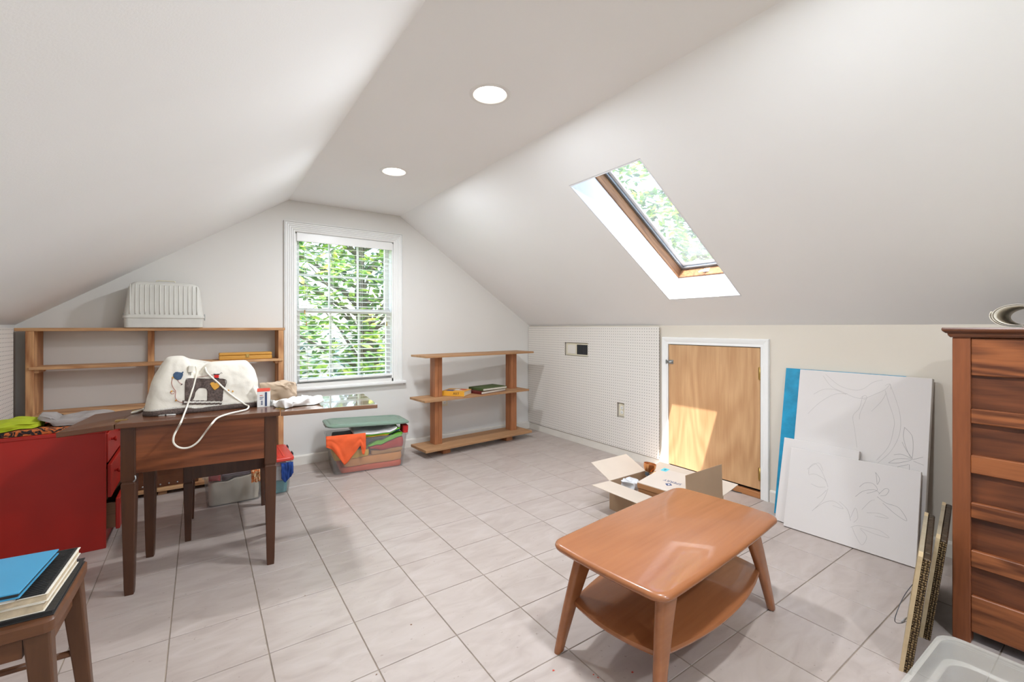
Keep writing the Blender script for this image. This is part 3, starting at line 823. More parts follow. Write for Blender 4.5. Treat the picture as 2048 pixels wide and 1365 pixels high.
# ================================================================== FURNITURE
# ---- coffee table
ct = thing('coffee_table', 'mid-century brown wooden coffee table with rounded top and splayed legs', 'coffee table', (1.531, 1.094, 0), math.radians(5.5))
top = []
for z, ins in ((0.372, 0.020), (0.375, 0.010), (0.382, 0.003), (0.390, 0.0), (0.397, 0.003), (0.402, 0.010), (0.404, 0.018)):
    top.append(ring(rrect(0.905 - 2*ins, 0.475 - 2*ins, 0.055 - ins*.6, 8, bulge=0.008), z))
loft('tabletop', top, M['coffee'], ct, 50)
for sx in (-1, 1):
    for sy in (-1, 1):
        rings = []
        for t in (0, .05, .3, .6, .9, .98, 1.0):
            z = 0.374*(1 - t)
            # blade leg: wide near the top, narrow at the foot, splayed
            cx = sx*(0.345 + 0.088*t + 0.008*math.sin(PI*t)); cy = sy*(0.165 + 0.040*t)
            w = 0.074*(1-t)**1.3 + 0.036; d = 0.034 - 0.006*t
            if t == 1.0: w *= .8; d *= .8
            if t < .04: w *= 1.12
            inward = -sx*(w - 0.036)*.45
            rings.append([(x + cx + inward, y + cy, z) for x, y in rrect(w, d, min(w, d)*.42, 3)])
        loft('leg', rings, M['coffee'], ct, 60)
    tube('cross_bar', [(sx*.33, -.17, .345), (sx*.33, .17, .345)], 0.014, M['coffee'], ct, 8)
def boat(w, d, ins):
    pts = []
    for x0, y0, x1, y1, bx, by in ((1, 1, -1, 1, 0, .055), (-1, 1, -1, -1, -.028, 0), (-1, -1, 1, -1, 0, -.055), (1, -1, 1, 1, .028, 0)):
        for k in range(12):
            t = k/12; s = 4*t*(1-t)
            pts.append(((x0 + (x1-x0)*t)*(w/2-ins) + bx*s, (y0 + (y1-y0)*t)*(d/2-ins) + by*s))
    return pts
loft('lower_shelf', [ring(boat(.77, .36, .014), .163), ring(boat(.77, .36, .003), .168), ring(boat(.77, .36, 0), .176), ring(boat(.77, .36, .003), .184), ring(boat(.77, .36, .014), .187)], M['coffee'], ct, 40)

# ---- sewing table (local x along the front, y to the window wall)
ST_RZ = math.radians(-7)
st = thing('sewing_table', 'brown walnut sewing cabinet table with fold-out leaves and tapered legs', 'sewing table', (-0.312, 2.590, 0), ST_RZ)
TW, TD, TZ = 0.640, 0.455, 0.772
box('tabletop', 0, 0, TZ - .022, TW, TD, TZ, M['walnut'], st, 0.003, 2)
box('leaf', TW + .004, -.002, TZ - .024, TW + .478, TD - .012, TZ - .002, M['walnut_leaf'], st, 0.003, 2)
lf = box('leaf', -.190, 0, -.022, -.003, TD, 0, M['walnut'], st, 0.003, 2)
lf.location = (0, 0, TZ - .002); lf.rotation_euler = (0, math.radians(-4.5), 0)
for y in (.09, .36):
    box('hinge', TW - .02, y, TZ - .001, TW + .024, y + .03, TZ + .0015, M['brass'], st)
    box('hinge', -.022, y, TZ - .002, .02, y + .03, TZ + .0015, M['brass'], st)
AZ0 = 0.542
box('front_apron', .06, .020, AZ0, TW - .06, .036, TZ - .022, M['apron'], st, 0.001, 1)
box('back_apron', .06, TD - .036, AZ0, TW - .06, TD - .02, TZ - .022, M['walnut'], st)
for x in (.022, TW - .038): box('side_apron', x, .06, AZ0, x + .016, TD - .06, TZ - .022, M['walnut'], st)
box('machine_well', .08, .06, AZ0 + .02, TW - .08, TD - .06, AZ0 + .03, M['walnut'], st)
for lx in (.016, TW - .068):
    for ly in (.016, TD - .066):
        c = (lx + .026, ly + .025)
        rings = [[(c[0] + x, c[1] + y, z) for x, y in rrect(w, w*.96, .004, 2)] for z, w in
                 ((TZ - .022, .054), (.512, .054), (.508, .048), (.502, .048), (.498, .053), (.03, .036), (0, .032))]
        loft('leg', rings, M['leg'], st, False)
tube('catch', smooth_path([(.066, .016, .535), (.070, .010, .52), (.062, .012, .508)], 4), 0.003, M['steel'], st, 6)

# ---- bench behind it
be = thing('sewing_bench', 'small dark wooden bench with tapered legs under the sewing table', 'bench', (-0.085, 3.075, 0), math.radians(-1.5))
BWd, BD, BZ = .44, .385, .46
box('seat', -.008, -.008, BZ - .03, BWd + .008, BD + .008, BZ, M['walnut'], be, .006, 2)
for a in ((.04, .004, .345, BWd - .04, .018, BZ - .03), (.04, BD - .018, .345, BWd - .04, BD - .004, BZ - .03), (.004, .04, .345, .018, BD - .04, BZ - .03), (BWd - .018, .04, .345, BWd - .004, BD - .04, BZ - .03)):
    box('apron', *a, M['leg'], be)
for cx in (.022, BWd - .022):
    for cy in (.022, BD - .022):
        loft('leg', [[(cx + x, cy + y, z) for x, y in rrect(w, w, .003, 2)] for z, w in ((BZ - .03, .044), (.335, .044), (.332, .040), (.327, .040), (.324, .043), (0, .028))], M['leg'], be, False)

# ---- pine shelving on the window wall
hu = thing('pine_shelving', 'long rough pine shelf unit against the window wall', 'shelving', (-0.955, 4.03, 0))
HD = 0.212
box('top_board', 0, 0, 1.170, 1.510, HD, 1.191, M['pine'], hu, .002, 1)
for x0, x1 in ((.048, .086), (.632, .668), (1.462, 1.500)):
    box('upright', x0, .002 if x0 != .632 else HD - .05, .05, x1, HD, 1.170, M['pine_up'], hu, .002, 1)
box('shelf_board', .064, -.012, .925, 1.492, HD - .03, .944, M['pine'], hu, .002, 1)
for x in (.086, 1.442): box('shelf_cleat', x, .01, .905, x + .02, HD - .04, .925, M['pine'], hu)
box('lower_board', .086, -.05, .620, 1.462, HD, .640, M['pine'], hu, .002, 1)
box('bottom_board', .048, 0, .028, 1.500, HD, .050, M['pine'], hu, .002, 1)
for x in (.06, .7, 1.42): box('floor_block', x, .02, 0, x + .05, HD, .028, M['plank'], hu)

# ---- plank shelf at the corner
ps = thing('plank_shelf', 'low open shelf of three planks on stacked wooden posts', 'shelf', (1.657, 3.746, 0), math.radians(4.4))
for nm, z0, z1, x0, x1, y0 in (('bottom_plank', .058, .082, 0, 1.275, 0), ('middle_plank', .512, .532, -.012, 1.235, .0), ('top_plank', .915, .934, .0, 1.30, .0)):
    box(nm, x0, y0, z0, x1, y0 + .30, z1, M['plank'], ps, .002, 1)
for x in (.165, 1.09):
    for z0, z1 in ((.082, .512), (.532, .915)):
        for k in range(2):
            box('post_stud', x + k*.041, .135, z0, x + .0395 + k*.041, .228, z1, M['stud'], ps, .003, 2)
for x in (.215, .975): box('floor_block', x, .07, 0, x + .085, .22, .058, M['stud'], ps, .003, 1)

# ---- red cabinet, drawers towards the right
rc = thing('red_cabinet', 'red painted cabinet with half-open drawers below the folded cloths', 'cabinet', (-0.93, 3.24, 0))
RW, RD, RZ = .504, .54, .645
box('side_panel', 0, 0, 0, RW, .018, RZ - .018, M['red_paint'], rc, .001, 1)
box('side_panel', 0, RD - .018, 0, RW, RD, RZ - .018, M['red_paint'], rc, .001, 1)
box('cabinet_top', -.004, -.004, RZ - .018, RW + .004, RD + .004, RZ, M['red_paint'], rc, .002, 1)
box('back_panel', 0, .018, 0, .012, RD - .018, RZ - .018, M['red_paint'], rc)
box('toe_board', RW - .03, .018, 0, RW - .012, RD - .018, .07, M['red_paint'], rc)
for z0, z1, out in ((.455, .615, .006), (.265, .445, .020), (.085, .255, .055)):
    d = box('drawer', RW + out - .018, .024, z0, RW + out, RD - .024, z1, M['red_paint'], rc, .003, 1)
    for y in (.03, RD - .042): box('drawer_side', RW + out - .40, y, z0 + .01, RW + out - .018, y + .012, z1 - .025, M['drawer_side'], d)
    box('drawer_bottom', RW + out - .40, .042, z0 + .012, RW + out - .018, RD - .042, z0 + .020, M['drawer_side'], d)
    for y in (.13, RD - .13):
        k = lathe('knob', [(.007, 0), (.007, .01), (.014, .018), (.014, .024), (.006, .028)], M['red_knob'], d, 14, (RW + out, y, (z0+z1)/2 + .03))
        k.rotation_euler = (0, PI/2, 0)

# ---- oak chest of drawers, its panelled end to us
oc = thing('oak_chest', 'tall reddish oak chest with panelled side at the right edge', 'chest', (2.385, 0.453, 0))
# local x runs away to the knee wall, y negative runs towards the camera's right
CD, CW, CZ = .50, .96, 1.157
for x in (0, CD - .05):
    for y in (-.050, -CW):
        box('post', x, y, 0, x + .05, y + .05, CZ, M['oak_up'], oc, .002, 1)
y0, y1 = -CW + .05, -.05
for z0, z1, kind in ((1.013, 1.155, 1), (.888, 1.013, 0), (.833, .888, 2), (.713, .833, 0), (.645, .713, 2), (.534, .645, 0), (.477, .534, 2), (.354, .477, 0), (.292, .354, 2), (.182, .292, 0), (.045, .182, 1)):
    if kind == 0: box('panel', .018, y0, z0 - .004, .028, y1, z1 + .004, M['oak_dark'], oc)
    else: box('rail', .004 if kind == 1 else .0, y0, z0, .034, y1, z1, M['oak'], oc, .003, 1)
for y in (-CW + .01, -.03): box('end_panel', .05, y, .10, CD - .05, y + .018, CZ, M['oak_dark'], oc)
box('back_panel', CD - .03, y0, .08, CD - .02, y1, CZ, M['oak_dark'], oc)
ctop = [ring(rrect(CD + a, CW + b_, .004, 2, CD/2, -CW/2), z) for a, b_, z in ((.012, .012, 1.157), (.022, .022, 1.164), (.026, .026, 1.172), (.034, .034, 1.173), (.050, .050, 1.181), (.054, .054, 1.188), (.050, .050, 1.194))]
loft('cornice_top', ctop, M['oak_top'], oc, False)

# roll of paper on the chest
bm = bmesh.new()
prof_r = []
for k in range(120):
    a = k/119*2.6*2*PI + 2.9
    r = .034 + .004*(k/119)*2.6
    prof_r.append((math.cos(a)*r*1.55, math.sin(a)*r))
zmin = min(p[1] for p in prof_r)
inner = [(x*.985, z*.985) for x, z in prof_r]
def rollv(x, z, t): return (-.02 + t, x, z - zmin)
g0 = [bm.verts.new(rollv(x, z, 0)) for x, z in prof_r]; g1 = [bm.verts.new(rollv(x, z, .46)) for x, z in prof_r]
for a, b_, c, d in zip(g0, g0[1:], g1[1:], g1): bm.faces.new((a, b_, c, d))
pr_ = finish('paper_roll', bm, M['paper'], None, 'all')
sm = pr_.modifiers.new('thickness', 'SOLIDIFY'); sm.thickness = .0012
pr_.location = (2.44, .292, 1.195); pr_.rotation_euler = (0, 0, math.radians(2))
tag(pr_, 'loose roll of cream paper lying on the oak chest', 'paper roll')

# ---- stool with books
so = thing('wooden_stool', 'brown wooden stool stacked with binders in the near left corner', 'stool', (-0.315, 1.625, 0), math.radians(-2))
SW, SD, SZ = .44, .36, .442
seat = []
for z, ins in ((SZ - .036, .006), (SZ - .032, 0), (SZ - .006, 0), (SZ, .006)):
    seat.append(ring(rrect(SW - 2*ins, SD - 2*ins, .02, 4, -SW/2, SD/2, bulge=.004), z))
loft('seat', seat, M['stool'], so, 40)
for sx in (0, 1):
    for sy in (0, 1):
        rings = []
        for t in (0, .5, 1):
            z = (SZ - .036)*(1-t); w = .052 - .016*t
            cx = (-.035 + .030*t) if sx == 0 else (-SW + .035 - .03*t); cy = (.035 - .015*t) if sy == 0 else (SD - .035 + .03*t)
            rings.append([(cx + x, cy + y, z) for x, y in rrect(w, w*.8, .005, 2)])
        loft('leg', rings, M['stool_up'], so, False)
box('apron', -SW + .06, .022, SZ - .092, -.062, .040, SZ - .036, M['stool'], so)
box('apron', -SW + .06, SD - .04, SZ - .092, -.062, SD - .022, SZ - .036, M['stool'], so)
box('apron', -.042, .06, SZ - .115, -.026, SD - .06, SZ - .036, M['stool'], so, .002, 1)
box('apron', -SW + .026, .06, SZ - .092, -SW + .042, SD - .06, SZ - .036, M['stool'], so)
for y in (.02, SD - .02): tube('stretcher', [(-.02, y, .16), (-SW + .02, y, .16)], .010, M['stool'], so)
# the pile, bottom to top
pz = SZ
RS = math.radians(-2)
def flat_book(name, label, w, d, h, x, y, z, rz, cover, block, spine='front', cov=.003, cat='book'):
    """x,y: near right corner; local x runs left (negative), y away"""
    t = thing(name, label, cat, (x, y, z), rz)
    box('cover', -w, 0, 0, 0, d, cov, cover, t, .001, 1)
    box('cover', -w, 0, h - cov, 0, d, h, cover, t, .001, 1)
    box('page_block', -w + .004, .004, cov, -.004, d - .004, h - cov, block, t)
    return t
flat_book('portfolio', 'black portfolio at the bottom of the pile on the stool', .40, .315, .014, -.318, 1.648, pz, RS, M['black_book'], M['black_book'], cat='portfolio'); pz += .014
flat_book('photo_album', 'thick yellowed album above the black portfolio on the stool', .38, .285, .024, -.336, 1.650, pz, RS - .03, M['paper'], M['old_paper'], cov=.002, cat='album'); pz += .024
al = flat_book('scrapbook', 'worn scrapbook with black ribbed spine under the blue binder', .40, .290, .020, -.330, 1.652, pz, RS - .02, M['paper'], M['old_paper'], cov=.002, cat='album')
bk = box('spine_strip', -.072, .002, .020, -.006, .288, .0215, M['black_book'], al)
for k in range(26):
    y = .008 + k*.0108
    if k == 0: rb = box('spine_rib', -.066, -.002, 0, -.012, .002, .0016, M['black_book'], bk); rb.location = (0, y, .0215)
    else: share(rb, bk, (0, y, .0215))
pz += .0245
flat_book('white_folder', 'thin white folder just under the blue binder', .30, .24, .006, -.388, 1.640, pz, RS + .01, M['white_print'], M['paper'], cov=.001, cat='folder'); pz += .006
bb = flat_book('blue_binder', 'bright blue binder on top of the pile on the stool', .34, .255, .016, -.378, 1.636, pz, RS - .06, M['blue_vinyl'], M['black_book'], cov=.004, cat='binder')
bm = bmesh.new()
rr = [[( -.135 + (.036 + o)*math.cos(2*PI*k/40), .118 + (.028 + o)*math.sin(2*PI*k/40), z) for k in range(40)] for o, z in ((0, .0162), (.006, .0162), (.006, .0166), (0, .0166), (0, .0162))]
add_loft(bm, rr, False, False); finish('printed_ring', bm, M['blue_gold'], bb)

# ---- clear tub at lower right
def tub(name, label, w, d, h, taper, r, mat, loc, rz, wall=.004, lip=.012, step=None, cat='storage bin'):
    """open box: origin at the near left bottom corner"""
    t = thing(name, label, cat, loc, rz)
    c = (w/2, d/2)
    def R_(ins, z, rad=None): return ring(rrect(w - 2*ins, d - 2*ins, (rad or r), 5, *c), z)
    rings = [R_(wall, .004), R_(0, 0), R_(-taper*.1, .01)]
    if step:
        zs, sw = step
        rings += [R_(-taper*zs/h, zs), R_(-taper*zs/h - sw, zs + .004), R_(-taper - sw, h - .012), R_(-taper - sw - lip, h - .012), R_(-taper - sw - lip, h), R_(-taper - sw + wall, h), R_(-taper*zs/h - sw + wall, zs + .008), R_(-taper*zs/h + wall, zs + .004), R_(wall, .004)]
    else:
        rings += [R_(-taper, h - .012), R_(-taper - lip, h - .012), R_(-taper - lip, h), R_(-taper + wall, h), R_(wall, .004)]
    bm = bmesh.new(); add_loft(bm, rings[1:], True, True)
    finish('tub', bm, mat, t, 35)
    return t
cb = tub('clear_tub', 'empty frosted plastic tub in the near right corner', .44, .30, .295, .018, .05, M['frosted'], (1.315, 0.035, 0), math.radians(-1), wall=.005, lip=.008, step=(.235, .014))
box('handle_rib', .40, .02, .20, .412, .026, .285, M['frosted'], cb, .001, 1)

# ================================================================== THINGS ON AND AROUND THE FURNITURE
def ZH(x, y, z): return hit(x, y, (0, 0, z), (0, 0, 1))
def YH(x, y, Y): return hit(x, y, (0, Y, 0), (0, 1, 0))

# ---- hard case on the pine shelving
ca = thing('sewing_machine_case', 'ribbed white hard case standing on top of the pine shelving', 'case', (-0.215, 4.125, 1.191))
def cr(w, d, r, z): return ring(rrect(w, d, r, 5), z)
loft('case_base', [cr(.436, .205, .03, 0), cr(.446, .215, .03, .004), cr(.452, .218, .03, .068), cr(.464, .228, .032, .070), cr(.464, .228, .032, .084)], M['case'], ca, 40)
rings = []
for z, ins in ((.084, 0), (.20, .012), (.275, .022), (.305, .032), (.322, .055), (.328, .085)):
    rings.append(cr(.452 - 2*ins, .218 - 1.2*ins, .034, z))
shell = loft('case_cover', rings, M['case'], ca, 40)
for k in range(15):
    x = -.19 + k*.380/14
    if k == 0:
        rb = tube('rib', smooth_path([(0, -.1095, .095), (0, -.1025, .2), (0, -.0965, .272), (0, -.090, .303)], 3), .0035, M['case'], shell, 6); rb.location = (x, 0, 0)
    else: share(rb, shell, (x*(1 if abs(x) < .16 else .985), 0, 0))
hd = tube('handle', smooth_path([(-.055, 0, .326), (-.052, 0, .338), (-.04, 0, .341), (.04, 0, .341), (.052, 0, .338), (.055, 0, .326)], 4), .004, M['ivory'], ca, 8)
for x in (-.055, .055): box('handle_mount', x - .009, -.01, .322, x + .009, .01, .332, M['case'], hd, .002, 1)
for x in (-.236, .230): box('latch', x, -.02, .055, x + .007, .02, .102, M['steel'], ca, .001, 1)

# ---- honey coloured flat box
tb = thing('wooden_box', 'flat honey coloured wooden box with brass catch on the pine shelf', 'box', (0.285, 4.085, 0.9448))
box('box_base', -.178, -.05, 0, .178, .05, .032, M['tin'], tb, .006, 3)
box('box_lid', -.178, -.05, .0335, .178, .05, .054, M['tin'], tb, .006, 3)
ct_ = box('catch', -.004, -.054, .018, .020, -.050, .042, M['brass'], tb, .001, 1)
tube('catch_loop', smooth_path([(.002, -.055, .038), (.002, -.058, .024), (.014, -.058, .024), (.014, -.055, .038)], 3), .0018, M['brass'], ct_, 6)

# ---- quilted sewing machine cover
CVL = Vector((0.015, 2.845, TZ + .0012)); CVR = math.radians(4)
mc = thing('covered_sewing_machine', 'sewing machine under a quilted cream cover with machine applique', 'sewing machine', CVL, CVR)
def top_h(x):
    # left hump, dip, long right shoulder
    hump = .262 - .040*((x + .118)/.105)**2 if x < -.118 else .262*math.exp(-((x + .118)/.085)**4)
    body = .226*(1/(1 + math.exp(-(x + .045)/.016)))
    return max(hump, body, .18)
def foot(k):
    """k-th point of the footprint outline in unit box coordinates, evenly spread, rounded corners"""
    return FOOT[k % NA]
RXF, RYF = .24, .62
FOOT = []
for (x0, y0), (x1, y1), cxs, cys, a0 in (((1-RXF, -1), (-1+RXF, -1), -1, -1, -90), ((-1, -1+RYF), (-1, 1-RYF), -1, 1, -180), ((-1+RXF, 1), (1-RXF, 1), 1, 1, 90), ((1, 1-RYF), (1, -1+RYF), 1, -1, 0)):
    n_ = 44 if y0 == y1 else 6
    for k in range(n_): FOOT.append((x0 + (x1-x0)*k/n_, y0 + (y1-y0)*k/n_))
    for k in range(10):
        a = math.radians(a0 - 90*k/10)
        FOOT.append((cxs*(1-RXF) + RXF*math.cos(a), cys*(1-RYF) + RYF*math.sin(a)))
NA, NT = len(FOOT), 30
def half_x(t, left): return (.246 - .030*t - .034*t**2.5 - .014*t**8) if left else (.246 - .004*t - .040*t**5)
def half_y(t): return .128 - .046*t - .022*t**5
def quilt_q(x, z): return noise.noise(Vector((x*16, 1.3, z*20)))*.005 + noise.noise(Vector((x*40, 7.1, z*44)))*.0032
def cover_pt(k, t):
    cx, sy = foot(k)
    x = cx*half_x(t, cx < 0) - .004
    z = t*top_h(x); q = quilt_q(x, z)
    return Vector((x + (q*.6 if abs(cx) > .95 else 0)*math.copysign(1, cx), sy*half_y(t) + q*sy, max(z, 0)))
bm = bmesh.new()
rg = []
for i in range(NT + 1):
    rg.append([bm.verts.new(cover_pt(k, i/NT)) for k in range(NA)])
for a_, b_ in zip(rg, rg[1:]):
    for k in range(NA): bm.faces.new((a_[k], a_[(k+1) % NA], b_[(k+1) % NA], b_[k]))
prevr = rg[-1]
for sc_, up_ in ((.80, .008), (.5, .013), (.2, .015)):
    nr = []
    for v in rg[-1]:
        x = v.co.x*(1 - (1-sc_)*.12); nr.append(bm.verts.new((x, v.co.y*sc_, top_h(x) + up_)))
    for k in range(NA): bm.faces.new((prevr[k], prevr[(k+1) % NA], nr[(k+1) % NA], nr[k]))
    prevr = nr
bm.faces.new(prevr)
finish('quilted_cover', bm, M['quilt'], mc, 'all')
def band(name, t0, t1, off, mat):
    bm = bmesh.new(); R2 = []
    for t in (t0, (t0+t1)/2, t1):
        R2.append([bm.verts.new(cover_pt(k, t) + Vector((foot(k)[0]**5, foot(k)[1]**3, 0))*off) for k in range(NA)])
    for a_, b_ in zip(R2, R2[1:]):
        for k in range(NA): bm.faces.new((a_[k], a_[(k+1) % NA], b_[(k+1) % NA], b_[k]))
    o = finish(name, bm, mat, mc, 'all'); m_ = o.modifiers.new('thickness', 'SOLIDIFY'); m_.thickness = .002; return o
band('hem_band', .0, .105, .0025, M['trim_brown'])
band('lace_edge', .100, .135, .0032, M['trim_lace'])
# applique on the front: outline given in photo pixels, laid on the cover's own surface
CM = Matrix.Translation(CVL) @ Matrix.Rotation(CVR, 4, 'Z'); CMI = CM.inverted()
def crop7(u, v): return (270 + u*250/2048, 700 + v*140/1147)
def front_xz(u, v):
    px = crop7(u, v); p = Vector((0, -.105, 0)); n = Vector((0, -1, 0))
    for _ in range(3):
        w = hit(px[0], px[1], CM @ p, CM.to_3x3() @ n); l = CMI @ w
        y = front_y(l.x, l.z); p = Vector((0, y, 0))
    return l.x, l.z
def front_y(x, z):
    t = max(0, min(1, z/top_h(x)))
    cx = min(1, abs(x + .004)/half_x(t, x < -.004)); sy = 1
    if cx > 1 - RXF:
        c = (cx - (1-RXF))/RXF; sy = 1 - RYF + RYF*math.sqrt(max(0, 1 - c*c))
    return -(half_y(t) + quilt_q(x, z))*sy
def patch(name, uv, mat, lift, parent=mc):
    pts = [front_xz(*p) for p in uv]
    def inside(x, z):
        c = False
        for (xa, za), (xb, zb_) in zip(pts, pts[1:] + pts[:1]):
            if (za > z) != (zb_ > z) and x < (xb - xa)*(z - za)/(zb_ - za) + xa: c = not c
        return c
    xa, xb = min(p[0] for p in pts), max(p[0] for p in pts); za, zb_ = min(p[1] for p in pts), max(p[1] for p in pts)
    g = max(.0007, min(.002, (xb - xa)/8, (zb_ - za)/6)); bm = bmesh.new(); vd = {}
    def vert(i, j):
        if (i, j) not in vd: x, z = xa + i*g, za + j*g; vd[(i, j)] = bm.verts.new((x, front_y(x, z) - lift - .0012, z))
        return vd[(i, j)]
    for i in range(int((xb - xa)/g) + 1):
        for j in range(int((zb_ - za)/g) + 1):
            if inside(xa + (i + .5)*g, za + (j + .5)*g): bm.faces.new((vert(i, j), vert(i+1, j), vert(i+1, j+1), vert(i, j+1)))
    o = finish(name, bm, mat, parent, 'all')
    m_ = o.modifiers.new('thickness', 'SOLIDIFY'); m_.thickness = .0015; m_.offset = 0
    return o
def stitch(name, uv, mat, r=.0012, parent=mc):
    pts = []
    for p in smooth_path([Vector((u, v, 0)) for u, v in uv], 5):
        x, z = front_xz(p.x, p.y); pts.append((x, front_y(x, z) - .0036, z))
    return tube(name, pts, r, mat, parent, 6)
mach = [(835, 500), (880, 470), (1180, 480), (1440, 478), (1475, 490), (1475, 600), (1450, 640), (1420, 895), (780, 895), (780, 835), (930, 825), (960, 790), (990, 690), (1040, 630), (1110, 618), (1165, 630), (1190, 680), (1185, 832), (830, 832), (822, 600)]
patch('machine_applique', [(835, 500), (880, 470), (1180, 478), (1440, 478), (1475, 490), (1475, 600), (1450, 640), (1430, 832), (1185, 832), (1192, 680), (1165, 632), (1110, 618), (1040, 630), (990, 690), (965, 780), (930, 825), (826, 830), (822, 620)], M['trim_brown'], .0015)
patch('bed_applique', [(780, 832), (1425, 832), (1418, 896), (778, 896)], M['trim_brown'], .0022)
patch('bed_lace', [(800, 846), (1420, 846), (1419, 872), (800, 872)], M['trim_lace'], .0036)
stitch('machine_outline', [(822, 830), (824, 600), (835, 500), (880, 470), (1180, 478), (1475, 486), (1475, 600), (1445, 640), (1428, 832)], M['dark_thread'])
stitch('machine_outline', [(826, 830), (930, 825), (965, 780), (990, 690), (1040, 630), (1110, 618), (1165, 632), (1192, 680), (1186, 832)], M['dark_thread'])
patch('heart_applique', [(1300, 660), (1262, 620), (1228, 560), (1250, 530), (1285, 528), (1310, 550), (1340, 528), (1380, 530), (1398, 560), (1370, 620)], M['felt_gold'], .004)
for q in ([(1250, 575), (1275, 590)], [(1290, 580), (1310, 605)], [(1320, 570), (1330, 600)], [(1270, 600), (1300, 630)]): stitch('heart_stitch', q, M['dark_thread'], .0007)
patch('leaf_applique', [(630, 400), (655, 368), (700, 362), (760, 372), (792, 352), (785, 420), (755, 480), (700, 498), (650, 470), (628, 440)], M['felt_blue'], .0022)
patch('spool_applique', [(1295, 405), (1372, 405), (1368, 465), (1300, 468)], M['felt_red'], .0024)
patch('spool_cap', [(1282, 395), (1390, 395), (1380, 410), (1290, 410)], M['felt_black'], .0032)
patch('spool_cap', [(1290, 460), (1372, 460), (1388, 480), (1272, 480)], M['felt_black'], .0032)
stitch('red_stitching', [(620, 455), (600, 540), (625, 620), (665, 680), (660, 780), (710, 845), (785, 865)], M['red_thread'], .001)
stitch('red_stitching', [(655, 700), (620, 670), (580, 690), (600, 722), (650, 715)], M['red_thread'], .0009)
stitch('red_stitching', [(700, 495), (720, 530), (768, 568)], M['red_thread'], .0009)
stitch('red_stitching', [(1020, 452), (1150, 432), (1285, 408)], M['red_thread'], .0009)
stitch('red_stitching', [(1385, 400), (1410, 375), (1430, 385)], M['dark_thread'], .0009)
for u, v in ((598, 680), (670, 830), (618, 455), (1530, 665), (1600, 680), (1556, 725)):
    patch('flower_dot', [(u + 14*math.cos(k*PI/4), v + 14*math.sin(k*PI/4)) for k in range(8)], M['felt_gold'], .0028)
patch('star_dot', [(768 + (16 if k % 2 else 7)*math.cos(k*PI/5), 565 + (16 if k % 2 else 7)*math.sin(k*PI/5)) for k in range(10)], M['dark_thread'], .0028)
# cord looping over the table edge
WTS = Matrix.Translation(CVL)
def cvr(px, py, lift=.006):
    p = Vector((0, -.105, 0))
    for _ in range(3):
        l = CMI @ hit(px, py, CM @ p, CM.to_3x3() @ Vector((0, -1, 0))); p = Vector((0, front_y(l.x, min(l.z, top_h(l.x))), 0))
    return Vector((l.x, p.y - lift, l.z))
def tbl(px, py): return CMI @ ZH(px, py, TZ + .0062)
def hang(px, py, Y=2.528): return CMI @ YH(px, py, Y)
path = [cvr(391, 733), cvr(393, 745), cvr(389, 765), cvr(382, 788), cvr(374, 812, .012), tbl(367, 832), CMI @ ZH(361, 847, TZ + .012), hang(355, 858), hang(348, 872), hang(347, 885), hang(355, 894), hang(368, 897), hang(382, 894), hang(396, 884), hang(410, 866), CMI @ ZH(423, 849, TZ + .012), tbl(436, 836), tbl(458, 828), tbl(480, 823), tbl(494, 819), tbl(497, 815) + Vector((0, 0, .006)), cvr(488, 808, .008), cvr(460, 788), cvr(435, 765), cvr(415, 747), cvr(410, 735)]
tube('power_cord', smooth_path(path, 7), .0042, M['cable_white'], mc, 8)
tube('power_cord', smooth_path([tbl(292, 812) + Vector((.02, .03, 0)), tbl(280, 822), tbl(264, 826), tbl(272, 823), tbl(296, 818)], 5), .0045, M['cable_white'], mc, 8)
pl = cvr(381, 738, .012)
plug = box('plug', -.010, -.009, -.017, .010, .009, .017, M['cable_white'], mc, .003, 2); plug.location = pl; plug.rotation_euler = (0, .1, 0)
for x in (-.004, .004): box('prong', x - .0008, -.003, -.032, x + .0008, .003, -.017, M['steel'], plug)
a_, b_ = ZH(314, 832, TZ + .003), ZH(352, 829.5, TZ + .003)
nd = thing('knitting_needle', 'thin white stick lying under the quilted cover', 'needle', a_)
tube('shaft', [(0, 0, 0), tuple((b_ - a_)*.95), tuple(b_ - a_)], [.003, .003, .001], M['plastic_white'], nd, 8)
tube('dark_band', [tuple((b_-a_)*.42), tuple((b_-a_)*.50)], .0033, M['cable_dark'], nd, 8)

# ---- small carton, paper bag and plastic bag on the table
sb = thing('small_carton', 'small white carton with blue stripe on the sewing table', 'carton', (0.240, 2.705, TZ), math.radians(-8))
box('carton_body', 0, 0, 0, .060, .045, .082, M['white_print'], sb, .001, 1)
box('blue_stripe', .036, -.0006, .004, .046, 0, .078, M['ink'], sb)
for k, z in enumerate((.06, .05, .042)): box('print_line', .012, -.0006, z, .012 + .014 + .004*(k % 2), 0, z + .0035, M['red_print'] if k == 0 else M['ink'], sb)
for k in range(4): box('print_line', .018 + .0*k, -.0006, .012 + k*.006, .026, 0, .016 + k*.006, M['ink'], sb)
fl = box('flap', 0, 0, 0, .060, .030, .0012, M['red_print'], sb); fl.location = (0, .0, .082); fl.rotation_euler = (math.radians(28), 0, 0)
fl2 = box('flap', 0, 0, 0, .0012, .045, .035, M['white_print'], sb); fl2.location = (0, 0, .082); fl2.rotation_euler = (0, math.radians(-25), 0)
pb = puff('paper_bag', .17, .10, .095, M['brown_bag'], None, 4, .034, 13, e=.45, loc=(0.375, 2.93, TZ), rot=(0, 0, -.2)); tag(pb, 'crumpled brown paper bag behind the small carton', 'bag')
wb = puff('plastic_bag', .22, .15, .034, M['white_bag'], None, 9, .026, 16, e=.5, loc=(0.425, 2.685, TZ + .0015), rot=(0, 0, .25)); tag(wb, 'flat white plastic bag lying across the table leaf', 'bag')

